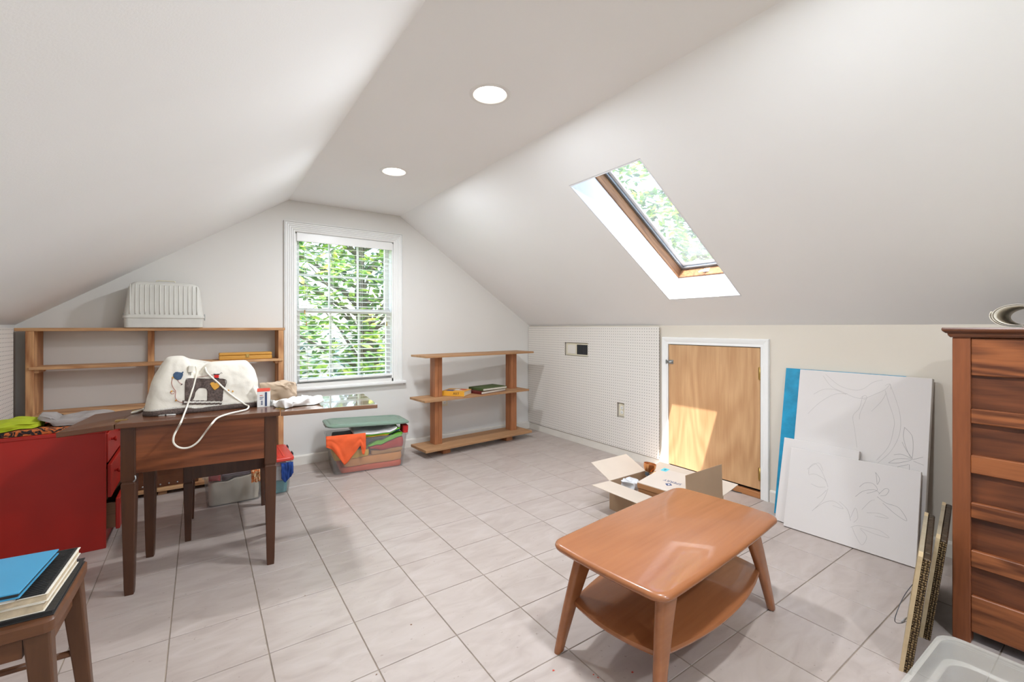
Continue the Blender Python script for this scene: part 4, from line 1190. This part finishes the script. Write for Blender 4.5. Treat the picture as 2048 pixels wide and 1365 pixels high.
# ---- folded cloths on the red cabinet
CBM = Matrix.Translation((-0.705, 3.36, .6455)) @ Matrix.Rotation(.06, 4, 'Z')
zero = lambda x, y: 0.0005
k1 = wave(.024, 1, .012, 11)
def hump(x, y): return max(0, 1 - ((x + .085)/.17)**2)*max(.25, 1 - ((y - .05)/.2)**2)
k2 = lambda x, y: k1(x, y) + .010 + .038*hump(x, y) + .010*noise.noise(Vector((x*14, y*10, 3.3)))
k3 = lambda x, y: max(k1(x, y), k2(x, y) if x < .06 else 0) + .012 + .026*max(0, 1 - ((x - .17)/.22)**2) + .009*noise.noise(Vector((x*12, y*15, 8.3)))
strata('folded_cloth', 'orange and black patterned cloth lying on the red cabinet', M['c_print'], -.21, .205, -.105, .115, zero, k1, CBM, 1, .05, .02, 'cloths on the red cabinet')
strata('felt_cloth', 'chartreuse green felt folded on top of the patterned cloth', M['c_green'], -.205, .015, -.085, .165, over(k1), k2, CBM, 2, .06, .02, 'cloths on the red cabinet')
strata('knit_cloth', 'light grey knit folded beside the green felt', M['c_greyknit'], -.005, .31, -.065, .175, lambda x, y: max(k1(x, y), k2(x, y) if x < .06 else 0) + .005, k3, CBM, 3, .05, .02, 'cloths on the red cabinet')

# ---- trunk on the bottom board of the shelving
tr = thing('dark_trunk', 'dark brown studded trunk low on the pine shelving behind the bench', 'trunk', (-0.42, 4.062, .0508))
box('trunk_body', 0, 0, 0, .40, .12, .16, M['walnut'], tr, .004, 1)
box('trunk_lid', -.004, -.004, .162, .404, .124, .235, M['oak_dark'], tr, .008, 2)
for z in (.02, .13, .19):
    for k in range(8):
        if z == .02 and k == 0: stud0 = lathe('stud', [(.006, 0), (.004, .003), (.001, .0045)], M['steel'], tr, 8); stud0.rotation_euler = (PI/2, 0, 0); stud0.location = (.03, -.004, z)
        else: share(stud0, tr, (.03 + k*.049, -.004 if z < .16 else -.008, z))

# ---- bins under the table
b2 = tub('storage_bin', 'clear bin of white cloth under the sewing table', .31, .34, .212, .018, .025, M['clear_plastic'], (0.03, 3.565, 0), 0, wall=.003, lip=.010)
I4 = Matrix.Identity(4)
w1 = wave(.150, 3, .016, 12, sx=.10); w2 = wave(.182, 4, .010, 14, sx=.08)
b2b = lambda x, y: .0048
strata('cloth_bundle', 'bundle of white cloth filling the clear bin under the table', M['c_cream'], .037, .333, 3.572, 3.898, b2b, w1, I4, 3, .03, .010)
strata('cloth_bundle', 'dark plum cloth on top of the white cloth bundle', M['c_plum'], .110, .328, 3.572, 3.880, over(w1, .009), over(w2, .008), I4, 4, .03, .010)
strata('cloth_bundle', 'small red cloth at the left end of the bin under the table', M['c_red'], .036, .106, 3.572, 3.70, over(w1, .009), over(w1, .055), I4, 5, .02, .010)
def hangover(name, label, mat, p0, p1, length, yoff, seed, thick=.004, tip=0):
    """cloth laid over a rim: p0,p1 the two ends of the fold, falling towards -y"""
    p0, p1 = Vector(p0), Vector(p1)
    ax = (p1 - p0); nrm = Vector((ax.y, -ax.x, 0)).normalized()
    def fn(u, v):
        L = length(u) if callable(length) else length
        base = p0.lerp(p1, u)
        s = v*1.0
        if s < .3: q = base - nrm*(.3 - s)*.06 + Vector((0, 0, .004 - (.3 - s)*.02))
        else:
            k = (s - .3)/.7
            q = base + nrm*(yoff*min(1, k*6)) + Vector((0, 0, -L*k))
            q += ax*tip*k
        w = noise.noise(Vector((u*4, v*3, seed)))*.016 + math.sin(u*11 + v*2.5 + seed)*.009*v
        return q + nrm*abs(w) + Vector((0, 0, w*.25))
    o = sheet(name, fn, 22, 26, mat, None, thick)
    tag(o, label, 'cloth', 'cloths in the bins'); return o
hangover('cloth_scrap', 'orange floral cloth hanging over the rim of the clear bin', M['c_paisley'], (.278, 3.530, .222), (.330, 3.530, .222), .085, .012, 2, .002)
b3 = tub('storage_bin', 'narrow clear bin with red lid beside the sewing table leg', .125, .38, .235, .020, .025, M['clear_plastic'], (0.395, 3.585, 0), 0, wall=.003, lip=.006)
lidp = [ring(rrect(.125 + a, .38 + a, .03, 4, .0625, .19), z) for a, z in ((.056, .2355), (.064, .239), (.064, .254), (.056, .258))]
rl = loft('lid', lidp, M['lid_red'], b3, 40)
for x in (.02, .055, .09): box('lid_groove', x, .03, .2580, x + .012, .33, .2615, M['lid_red'], rl, .002, 1)
for y in (.08, .30): box('latch', .158, y, .205, .166, y + .06, .262, M['cable_dark'], b3, .002, 1)
w3 = wave(.085, 6, .010, 14); w4 = wave(.200, 7, .008, 14)
strata('cloth_bundle', 'teal cloth at the bottom of the red-lidded bin', M['c_teal'], .402, .513, 3.592, 3.958, b2b, w3, I4, 6, .03, .008)
strata('cloth_bundle', 'white cloth in the middle of the red-lidded bin', M['c_white'], .402, .513, 3.592, 3.958, over(w3), w4, I4, 7, .03, .008)
hangover('cloth_scrap', 'dark blue cloth hanging out under the red lid', M['c_blue'], (.462, 3.542, .226), (.540, 3.542, .226), lambda u: .085 + .05*(1 - abs(u - .35)*1.8), .008, 6, .003)

# ---- overflowing bin below the window
B1M = Matrix.Translation((0.875, 3.776, 0)) @ Matrix.Rotation(math.radians(-6.8), 4, 'Z')
b1 = tub('storage_bin', 'clear bin overflowing with colourful folded cloths under the window', .556, .35, .285, .032, .035, M['clear_plastic'], (0.875, 3.776, 0), math.radians(-6.8), wall=.003, lip=.010)
t1 = wave(.046, 1, .003, 8, sx=.01); t2 = wave(.108, 2, .005, 7, sx=.03)
t3l = lambda x, y: t2(x, y) + .070 - .10*max(0, x - .16) + .010*noise.noise(Vector((x*9, y*9, 4.4)))
t3r = lambda x, y: t2(x, y) + .036 + .012*noise.noise(Vector((x*9, y*9, 6.4)))
sm_ = lambda a, b_, x: max(0, min(1, (x-a)/(b_-a)))
t3 = lambda x, y: max(t3l(x, y) - .25*max(0, x - .285), t3r(x, y))
t4 = lambda x, y: t3(x, y) + .012 + .075*sm_(.26, .52, x) + .008*noise.noise(Vector((x*14, y*9, 2.1)))
t5 = lambda x, y: (t4(x, y) if x > .262 else t3(x, y)) + .006 + .032*sm_(.24, .34, x) + .006*noise.noise(Vector((x*16, y*9, 9.1)))
def t5b(x, y): return (t5(x, y) if x > .20 else t3(x, y)) + .016*sm_(.20, .25, x)*(1 - sm_(.29, .33, x))
t6 = lambda x, y: max(t5b(x, y) + .012, .268 + .004*noise.noise(Vector((x*12, y*9, 5.5))))
strata('folded_cloth', 'coral cloth at the bottom of the overflowing bin', M['c_coral'], .050, .548, .008, .340, b2b, t1, B1M, 1, .03, .004)
strata('folded_cloth', 'tan orange cloth above the coral one in the overflowing bin', M['c_orange2'], .075, .552, .006, .342, over(t1), t2, B1M, 2, .03, .004)
strata('folded_cloth', 'ochre yellow cloth at the left of the overflowing bin', M['c_yellow'], .000, .280, .004, .344, over(t2), t3l, B1M, 3, .03, .010)
strata('folded_cloth', 'caramel cloth at the right of the overflowing bin', M['c_caramel'], .290, .560, .004, .344, over(t2), t3r, B1M, 4, .03, .006)
strata('folded_cloth', 'red cloth bulging at the right end of the overflowing bin', M['c_red'], .268, .566, .000, .346, over(t3), t4, B1M, 5, .03, .008)
strata('folded_cloth', 'lime green cloth slanting across the overflowing bin', M['c_lime'], .258, .560, -.002, .346, lambda x, y: (t4(x, y) if x > .262 else t3(x, y)) + .008, over(t5, .004), B1M, 6, .03, .008)
strata('folded_cloth', 'charcoal cloth in the middle of the overflowing bin', M['c_grey'], .010, .470, -.006, .346, over(t5b, .012), over(t6, .010), B1M, 7, .03, .010)
t7 = lambda x, y: max(t6(x, y) + .010, t5(x, y) if x > .46 else 0)
t8 = lambda x, y: t7(x, y) + .012 + .004*noise.noise(Vector((x*14, y*9, 1.5)))
t9 = lambda x, y: t8(x, y) + .014 + .006*noise.noise(Vector((x*12, y*9, 7.5)))
t10 = lambda x, y: t9(x, y) + .022 + .010*noise.noise(Vector((x*10, y*9, 3.5)))
strata('folded_cloth', 'mustard cloth resting on the bin rim', M['c_yellow'], .225, .440, -.022, .30, over(t7), t8, B1M, 8, .03, .016)
strata('folded_cloth', 'blue cloth at the right of the bin rim', M['c_blue'], .446, .530, -.012, .30, over(t7), t8, B1M, 9, .02, .008)
strata('folded_cloth', 'bright green cloth peeping out below the white cloth', M['c_lime'], .200, .540, -.026, .30, over(t8), t9, B1M, 10, .03, .014)
strata('folded_cloth', 'white cloth just under the sage green lid', M['c_white'], .150, .510, -.034, .30, over(t9), t10, B1M, 11, .03, .018)
strata('folded_cloth', 'small red cloth roll sticking out at the bin corner', M['c_red'], .552, .602, -.020, .12, lambda x, y: .2875, wave(.345, 12, .006, 20), B1M, 12, .022, .008)
def dz(u):
    pts = [(0, .075), (.15, .10), (.45, .235), (.72, .145), (.86, .085), (.93, .195), (1, .11)]
    for (a, b_), (c, d) in zip(pts, pts[1:]):
        if a <= u <= c: return b_ + (d - b_)*(u - a)/(c - a)
    return .1
hangover('cloth_drape', 'bright orange cloth draped over the front of the overflowing bin', M['c_orange'], B1M @ Vector((-.066, -.058, .330)), B1M @ Vector((.235, -.058, .326)), dz, .012, 3, .004)
lid = thing('bin_lid', 'sage green plastic lid lying loose on the colourful cloths', 'lid', B1M @ Vector((.275, .150, .374)), rot=(math.radians(-1.0), math.radians(2.2), math.radians(-5)))
def lr(w, d, r, z): return ring(rrect(w, d, r, 6), z)
loft('lid_shell', [lr(.655, .365, .06, 0), lr(.668, .378, .06, .003), lr(.668, .378, .06, .013), lr(.655, .365, .055, .017), lr(.615, .325, .05, .018), lr(.595, .305, .05, .027), lr(.545, .25, .04, .028), lr(.535, .24, .04, .024), lr(.40, .11, .03, .024)], M['lid_green'], lid, 35)
for x in (-.31, .31): box('lid_clip', x - .025, -.06, -.012, x + .025, .06, .012, M['lid_green'], lid, .004, 1)

# ---- books on the plank shelf
PSM = Matrix.Translation((1.657, 3.746, 0)) @ Matrix.Rotation(math.radians(4.4), 4, 'Z')
def shelf_book(name, label, cx, cy, z, w, d, h, rz, cover, spine_face=None, cov=.003):
    c = PSM @ Vector((cx, cy, z))
    t = thing(name, label, 'book', c, math.radians(4.4) + rz, 'books on the plank shelf')
    box('cover', -w/2, -d/2, 0, w/2, d/2, cov, cover, t, .001, 1)
    box('cover', -w/2, -d/2, h - cov, w/2, d/2, h, cover, t, .001, 1)
    box('spine', -w/2 - .003, -d/2, 0, -w/2 + .001, d/2, h, cover, t, .001, 1)
    box('page_block', -w/2 + .001, -d/2 + .005, cov, w/2 - .004, d/2 - .005, h - cov, M['paper'], t)
    return t
yb = shelf_book('thick_book', 'thick yellow book with blue cover art on the middle plank', .415, .145, .5328, .20, .235, .046, .62, M['yellow_cover'])
box('cover_art', -.075, .01, .0461, -.005, .085, .0466, M['blue_print'], yb)
box('cover_art', -.02, -.06, .0461, .06, .03, .0466, M['c_white'], yb); box('cover_art', .0, -.09, .0462, .075, -.02, .0467, M['red_print'], yb)
def text(body, size, mat, parent, m4, name='lettering', extrude=.0002):
    cu = bpy.data.curves.new(name, 'FONT'); cu.body = body; cu.size = size; cu.align_x = 'CENTER'; cu.align_y = 'CENTER'; cu.extrude = extrude
    tmp = bpy.data.objects.new(name, cu); COL.objects.link(tmp)
    dg = bpy.context.evaluated_depsgraph_get(); me = bpy.data.meshes.new_from_object(tmp.evaluated_get(dg))
    bpy.data.objects.remove(tmp)
    me.materials.clear(); me.materials.append(mat)
    o = bpy.data.objects.new(name, me); COL.objects.link(o); o.parent = parent; o.matrix_local = m4
    return o
def frame4(origin, u, v):
    u = Vector(u).normalized(); v = Vector(v); v = (v - u*v.dot(u)).normalized(); n = u.cross(v)
    return Matrix(((u.x, v.x, n.x, origin[0]), (u.y, v.y, n.y, origin[1]), (u.z, v.z, n.z, origin[2]), (0, 0, 0, 1)))
text('ART', .034, M['black_book'], yb, frame4((-.1033, -.035, .023), (0, -1, 0), (0, 0, 1)))
shelf_book('large_book', 'large maroon book lying under the green one', .765, .135, .5328, .37, .215, .026, .20, M['maroon_cover'])
shelf_book('cloth_bound_book', 'green cloth-bound book lying on the maroon book', .795, .145, .5596, .33, .225, .024, .10, M['green_cover'])

# ---- canvases leaning on the knee wall
def leaning(name, label, bl, br, lean, height, thick, face, side, cat='canvas'):
    bl, br = Vector((*bl, 0)), Vector((*br, 0))
    u = (br - bl).normalized(); back = Vector((-u.y, u.x, 0))
    if back.x < 0: back = -back
    w = (back*math.sin(lean) + Vector((0, 0, math.cos(lean)))); n = u.cross(w)
    t = thing(name, label, cat, bl)
    t.matrix_world = frame4(bl, u, w)
    W = (br - bl).length
    # local x along the bottom, y up the canvas, z towards the room; the back lower edge stands on the floor
    lift = thick*math.sin(lean)
    box('stretched_canvas', 0, lift, -thick, W, height + lift, -.0008, side, t, .0015, 1)
    box('painted_face', .0015, lift + .0015, -.0012, W - .0015, height + lift - .0015, 0, face, t)
    return t, t.matrix_world.copy(), n
def crop2(u, v): return (1540 + u*360/1117, 720 + v*440/1365)
def sketch(t, mw, n, lines, mat, name='pencil_line'):
    inv = mw.inverted(); o = mw.translation
    for ln in lines:
        pts = []
        for p in smooth_path([Vector((a, b_, 0)) for a, b_ in ln], 5):
            px = crop2(p.x, p.y); q = inv @ hit(px[0], px[1], o, n); pts.append(Vector((q.x, q.y, .0004)))
        bm = bmesh.new(); prev = None
        for i, p in enumerate(pts):
            d = pts[min(i+1, len(pts)-1)] - pts[max(i-1, 0)]; s = Vector((-d.y, d.x, 0)).normalized()*.0008
            a_, b2_ = bm.verts.new(p + s), bm.verts.new(p - s)
            if prev: bm.faces.new((prev[0], prev[1], b2_, a_))
            prev = (a_, b2_)
        finish(name, bm, mat, t)
tq, _, _ = leaning('turquoise_panel', 'turquoise painted panel standing behind the tall white canvas', (3.0205, 1.405), (3.0205, .79), math.atan2(.165, .925), .938, .012, M['turquoise'], M['turquoise'], 'painting')
lg, lm, ln_ = leaning('tall_canvas', 'tall white canvas with pencil sketch of a branch', (2.966, 1.303), (2.966, .672), math.atan2(.178, .92), .937, .032, M['canvas'], M['canvas_side'])
sketch(lg, lm, ln_, [[(330,100),(380,165),(450,200),(530,235),(590,238),(650,215),(715,185),(745,150)], [(345,90),(430,160),(520,188),(580,180),(640,140),(700,125)],
    [(270,215),(330,185),(400,185),(470,215)], [(235,335),(310,265),(400,215),(480,212)], [(575,225),(555,300),(515,350),(525,430),(540,545)], [(600,240),(560,330),(555,370)], [(565,235),(590,222),(602,238),(580,248)]], M['pencil_faint'])
sketch(lg, lm, ln_, [[(745,155),(775,230),(805,330),(810,420),(790,500),(740,580),(670,640)], [(715,190),(735,260),(770,370),(765,440),(735,540),(660,625)], [(720,210),(690,260),(630,320)], [(715,160),(745,150),(750,185)]], M['pencil_faint'])
sketch(lg, lm, ln_, [[(835,420),(880,470),(888,540),(880,610),(850,560),(828,480),(835,420)], [(820,510),(845,560),(885,615)], [(735,640),(790,615),(880,620),(800,640),(735,640)], [(768,590),(820,588),(885,618)], [(885,620),(950,605)], [(890,630),(955,655)], [(865,650),(865,690)], [(790,665),(860,650)]], M['pencil'])
md_, mm_, mn_ = leaning('blank_canvas', 'blank white canvas between the tall and the low sketched canvases', (2.912, 1.350), (2.912, .955), math.atan2(.125, .495), .508, .020, M['canvas'], M['canvas_side'])
fc, fm, fn_ = leaning('low_canvas', 'low wide canvas with faint pencil flowers in front of the others', (2.865, 1.280), (2.897, .680), math.atan2(.115, .45), .466, .020, M['canvas'], M['canvas_side'])
sketch(fc, fm, fn_, [[(240,710),(245,670),(280,645),(320,690),(350,760)], [(240,715),(280,710),(340,745),(360,790)], [(255,770),(300,790),(345,790)], [(260,940),(330,870),(360,800)], [(290,860),(320,840),(350,810)], [(270,930),(340,885),(400,880),(455,925),(390,905)], [(230,680),(300,640),(330,690)],
    [(570,930),(620,880),(650,870)], [(600,950),(680,955),(735,985),(650,970)], [(500,980),(530,920),(545,980),(520,1010)], [(500,1040),(540,1030),(600,1040),(680,1060),(740,1105),(660,1085),(560,1045)], [(510,1040),(530,1090),(570,1150),(600,1100),(560,1050)], [(430,880),(480,930),(500,1000)]], M['pencil_faint'])
sketch(fc, fm, fn_, [[(530,850),(580,815),(650,808),(680,830)], [(555,790),(590,765),(640,770),(665,810),(600,830)], [(665,775),(660,720),(655,700),(680,740),(668,775)], [(675,835),(715,800),(738,810),(720,840),(685,845)], [(665,850),(720,890),(800,920),(850,1000),(780,960),(700,890)]], M['pencil'])

# ---- ornate picture frames leaning on the chest, seen edge-on
def ornate(name, label, p0, yaw, lean, length, height, wire):
    u = Vector((math.cos(yaw), math.sin(yaw), 0)); face = Vector((math.sin(yaw), -math.cos(yaw), 0))
    w = face*math.sin(lean) + Vector((0, 0, math.cos(lean)))
    t = thing(name, label, 'picture frame', p0); t.matrix_world = frame4(p0, u, w)   # local x away, y up, z = u x w
    # face looks along -z or +z of this frame
    sgn = 1 if u.cross(w).dot(face) > 0 else -1
    def slab(nm, x0, y0, x1, y1, z0, z1, mat, par=t, bev=0): return box(nm, x0, y0, min(sgn*z0, sgn*z1), x1, y1, max(sgn*z0, sgn*z1), mat, par, bev, 1)
    rw, dw, dg_ = .05, .012, .039
    up = height
    for x0 in (0, length - rw):
        s = slab('side_rail', x0, 0, x0 + rw, up, 0, dw, M['frame_side'])
    for y0 in (0, height - rw): slab('cross_rail', rw, y0, length - rw, y0 + rw, 0, dw, M['frame_shade'])
    g1 = slab('carved_moulding', 0.002, 0.002, rw + .01, height - .002, dw, dg_ - .006, M['gilt'], t, .004)
    slab('carved_moulding', length - rw - .01, .002, length - .002, height - .002, dw, dg_ - .006, M['gilt'], t, .004)
    for y0 in (.002, height - rw - .012): slab('carved_moulding', rw + .01, y0, length - rw - .01, y0 + rw + .01, dw, dg_ - .006, M['gilt'], t, .004)
    slab('backing_board', rw*.8, rw*.8, length - rw*.8, height - rw*.8, .004, .008, M['cable_dark'])
    bm = bmesh.new(); rnd = random.Random(int(height*1000))
    for k in range(int(height/.0085)):
        for zz, r in ((dw + .003, .0032), (dw + .010, .0042), (dw + .0175, .0034)):
            y = .006 + k*.0085 + rnd.uniform(-.0015, .0015)
            if y > height - .006: continue
            mt = Matrix.Translation((.001 + rnd.uniform(-.001, .002), y, sgn*(zz + rnd.uniform(-.001, .001)))) @ Matrix.Diagonal((.8, rnd.uniform(.8, 1.5), 1, 1))
            bmesh.ops.create_icosphere(bm, subdivisions=1, radius=r, matrix=mt)
    bd = finish('beading', bm, M['gilt_light'], g1, 'all'); bd['kind'] = 'stuff'
    if wire:
        pts = [(.03, height*.72, -sgn*.002), (-.05, height*.66, -sgn*.02), (-.10, height*.52, -sgn*.03), (-.04, height*.45, -sgn*.012), (.03, height*.42, -sgn*.003)]
        wr = tube('hanging_wire', smooth_path(pts, 8), .0012, M['cable_dark'], t, 5)
        tube('wire_eye', smooth_path([(.02, height*.44, -sgn*.003), (-.0, height*.42, -sgn*.012), (.01, height*.39, -sgn*.012), (.025, height*.40, -sgn*.003)], 4), .0018, M['steel'], t, 6)
    return t
ornate('ornate_frame', 'ornate gilt picture frame leaning closest to the oak chest', (2.275, .526, 0), math.radians(9.3), math.atan2(.048, .40), .50, .402, False)
ornate('ornate_frame', 'ornate gilt picture frame with loose hanging wire, nearest the canvases', (1.995, .514, 0), math.radians(10.8), math.atan2(.050, .415), .51, .420, True)

# ---- open cardboard box with its contents
BX0, BX1, BY0, BY1, BH, CT = 2.205, 2.565, 1.48, 2.055, .183, .004
cbx = thing('cardboard_box', 'open cardboard box with flaps spread behind the coffee table', 'cardboard box', (0, 0, 0))
cbx.location = (BX0, BY0, 0)
W_, D_ = BX1 - BX0, BY1 - BY0
box('box_bottom', 0, 0, 0, W_, D_, CT, M['cardboard_brown'], cbx)
for a in ((0, 0, CT, CT, D_, BH), (W_ - CT, 0, CT, W_, D_, BH), (CT, 0, CT, W_ - CT, CT, BH), (CT, D_ - CT, CT, W_ - CT, D_, BH)): box('box_wall', *a, M['cardboard_brown'], cbx)
def flap(w, L, loc, rot, mat=M['cardboard']):
    o = box('flap', 0, 0, 0, w, L, CT*.9, mat, cbx, .0006, 1); o.location = loc; o.rotation_euler = rot
flap(W_, .19, (0, D_ - .002, BH), (math.radians(24), 0, 0))                           # far side, rising outwards
flap(D_, .165, (.002, 0, BH - .002), (math.radians(2), 0, PI/2))                       # towards the room
flap(W_, .19, (W_, .004, BH), (math.radians(92), 0, PI), M['cardboard_brown'])                   # near end, standing up; browner board puts its shade into the colour
flap(D_, .17, (W_ - .002, D_, BH), (math.radians(12), 0, -PI/2))                       # wall side
sh_o = Vector((2.232, 1.842, .128))
sx_ = thing('shoe_box', 'beige shoe box with navy lettering lying in the cardboard box', 'shoe box', sh_o, rot=(0, math.radians(-5.5), math.radians(6)))
SLn, SBr, SHt = .285, .283, .108
box('box_body', .003, -SBr + .003, 0, SLn - .003, -.003, SHt - .004, M['shoebox_side'], sx_)
bm = bmesh.new(); add_box(bm, 0, -SBr, SHt - .034, SLn, 0, SHt, .0015, 1)
ld_ = finish('box_lid', bm, M['shoebox_lid'], sx_)
box('lid_rim', -.0006, -SBr - .0006, SHt - .036, SLn + .0006, .0006, SHt - .006, M['shoebox_side'], sx_)
text('SPERRY', .036, M['ink'], ld_, frame4((.128, -.165, SHt + .0003), (0, 1, 0), (-1, 0, 0)))
dia = prism('diamond_logo', [(.062, -.165), (.083, -.142), (.104, -.165), (.083, -.188)], 'z', SHt, SHt + .0004, M['ink'], ld_)
prism('logo_mark', [(.074, -.166), (.086, -.158), (.086, -.174)], 'z', SHt + .0004, SHt + .0007, M['white_print'], dia)
prism('logo_mark', [(.089, -.160), (.092, -.166), (.089, -.173)], 'z', SHt + .0004, SHt + .0007, M['white_print'], dia)
stk = box('sticker', .245, -.052, SHt, .295, -.012, SHt + .0004, M['sticker'], ld_)
text('6', .034, M['ink'], stk, frame4((.270, -.032, SHt + .0006), (0, 1, 0), (-1, 0, 0)))
bw = puff('bubble_wrap', .11, .10, .19, M['wrap'], None, 21, .020, 15, e=.4, loc=(2.300, 1.965, .008), rot=(0, 0, .3)); tag(bw, 'crumpled clear bubble wrap in the cardboard box', 'bubble wrap')
lp = thing('copper_fitting', 'copper and steel lamp fitting sticking out of the cardboard box', 'lamp fitting', (2.470, 1.980, .040), rot=(.12, .10, .4))
lathe('stem', [(.010, 0), (.010, .14), (.016, .145), (.016, .175), (.010, .18)], M['steel'], lp, 14)
lathe('copper_cup', [(.012, .175), (.030, .182), (.040, .205), (.042, .232), (.039, .232), (.036, .206), (.027, .186), (.012, .18)], M['copper'], lp, 24)
lathe('steel_collar', [(.018, .150), (.024, .153), (.024, .168), (.018, .171)], M['rubber'], lp, 16)
tube('clamp_arm', smooth_path([(.02, 0, .16), (.045, .01, .175), (.05, .02, .205), (.03, .03, .215)], 5), .006, M['steel'], lp, 8)
tube('clamp_arm', smooth_path([(-.015, -.01, .165), (-.03, -.035, .18), (-.02, -.05, .195)], 5), .006, M['copper'], lp, 8)

# ---- loose plug and wire by the door
p_ = ZH(1458, 978, .012)
pg_ = thing('loose_plug', 'blue-grey plug with thin black wire on the floor by the small door', 'plug', (p_.x, p_.y, 0))
lathe('plug_body', [(.004, -.022), (.010, -.018), (.013, .0), (.010, .016), (.005, .020)], M['blue_plug'], pg_, 14, (0, 0, .013)).rotation_euler = (PI/2, 0, .6)
e1 = ZH(1484, 987, .003) - Vector((p_.x, p_.y, 0))
tube('wire', smooth_path([(-.01, -.02, .012), (.0, -.05, .005), (e1.x*.6, e1.y*.6 - .01, .003), tuple(e1)], 6), .003, M['cable_dark'], pg_, 6)

# ---- dried paint specks and scuffs on the tiles
for px, py, r in ((1107, 1342, .004), (1187, 1350, .003), (1196, 1356, .0035), (1265, 1345, .0045), (822, 1250, .004), (610, 1192, .0025), (753, 1350, .003)):
    p = ZH(px, py, .0003); rnd = random.Random(px)
    rd = px > 1000
    prism('paint_speck' if rd else 'scuff', [(p.x + r*rnd.uniform(.5, 1.3)*math.cos(k*PI/4), p.y + r*rnd.uniform(.5, 1.3)*math.sin(k*PI/4)) for k in range(8)], 'z', .0002, .0007, M['red_print'] if rd else M['drawer_side'], floor)
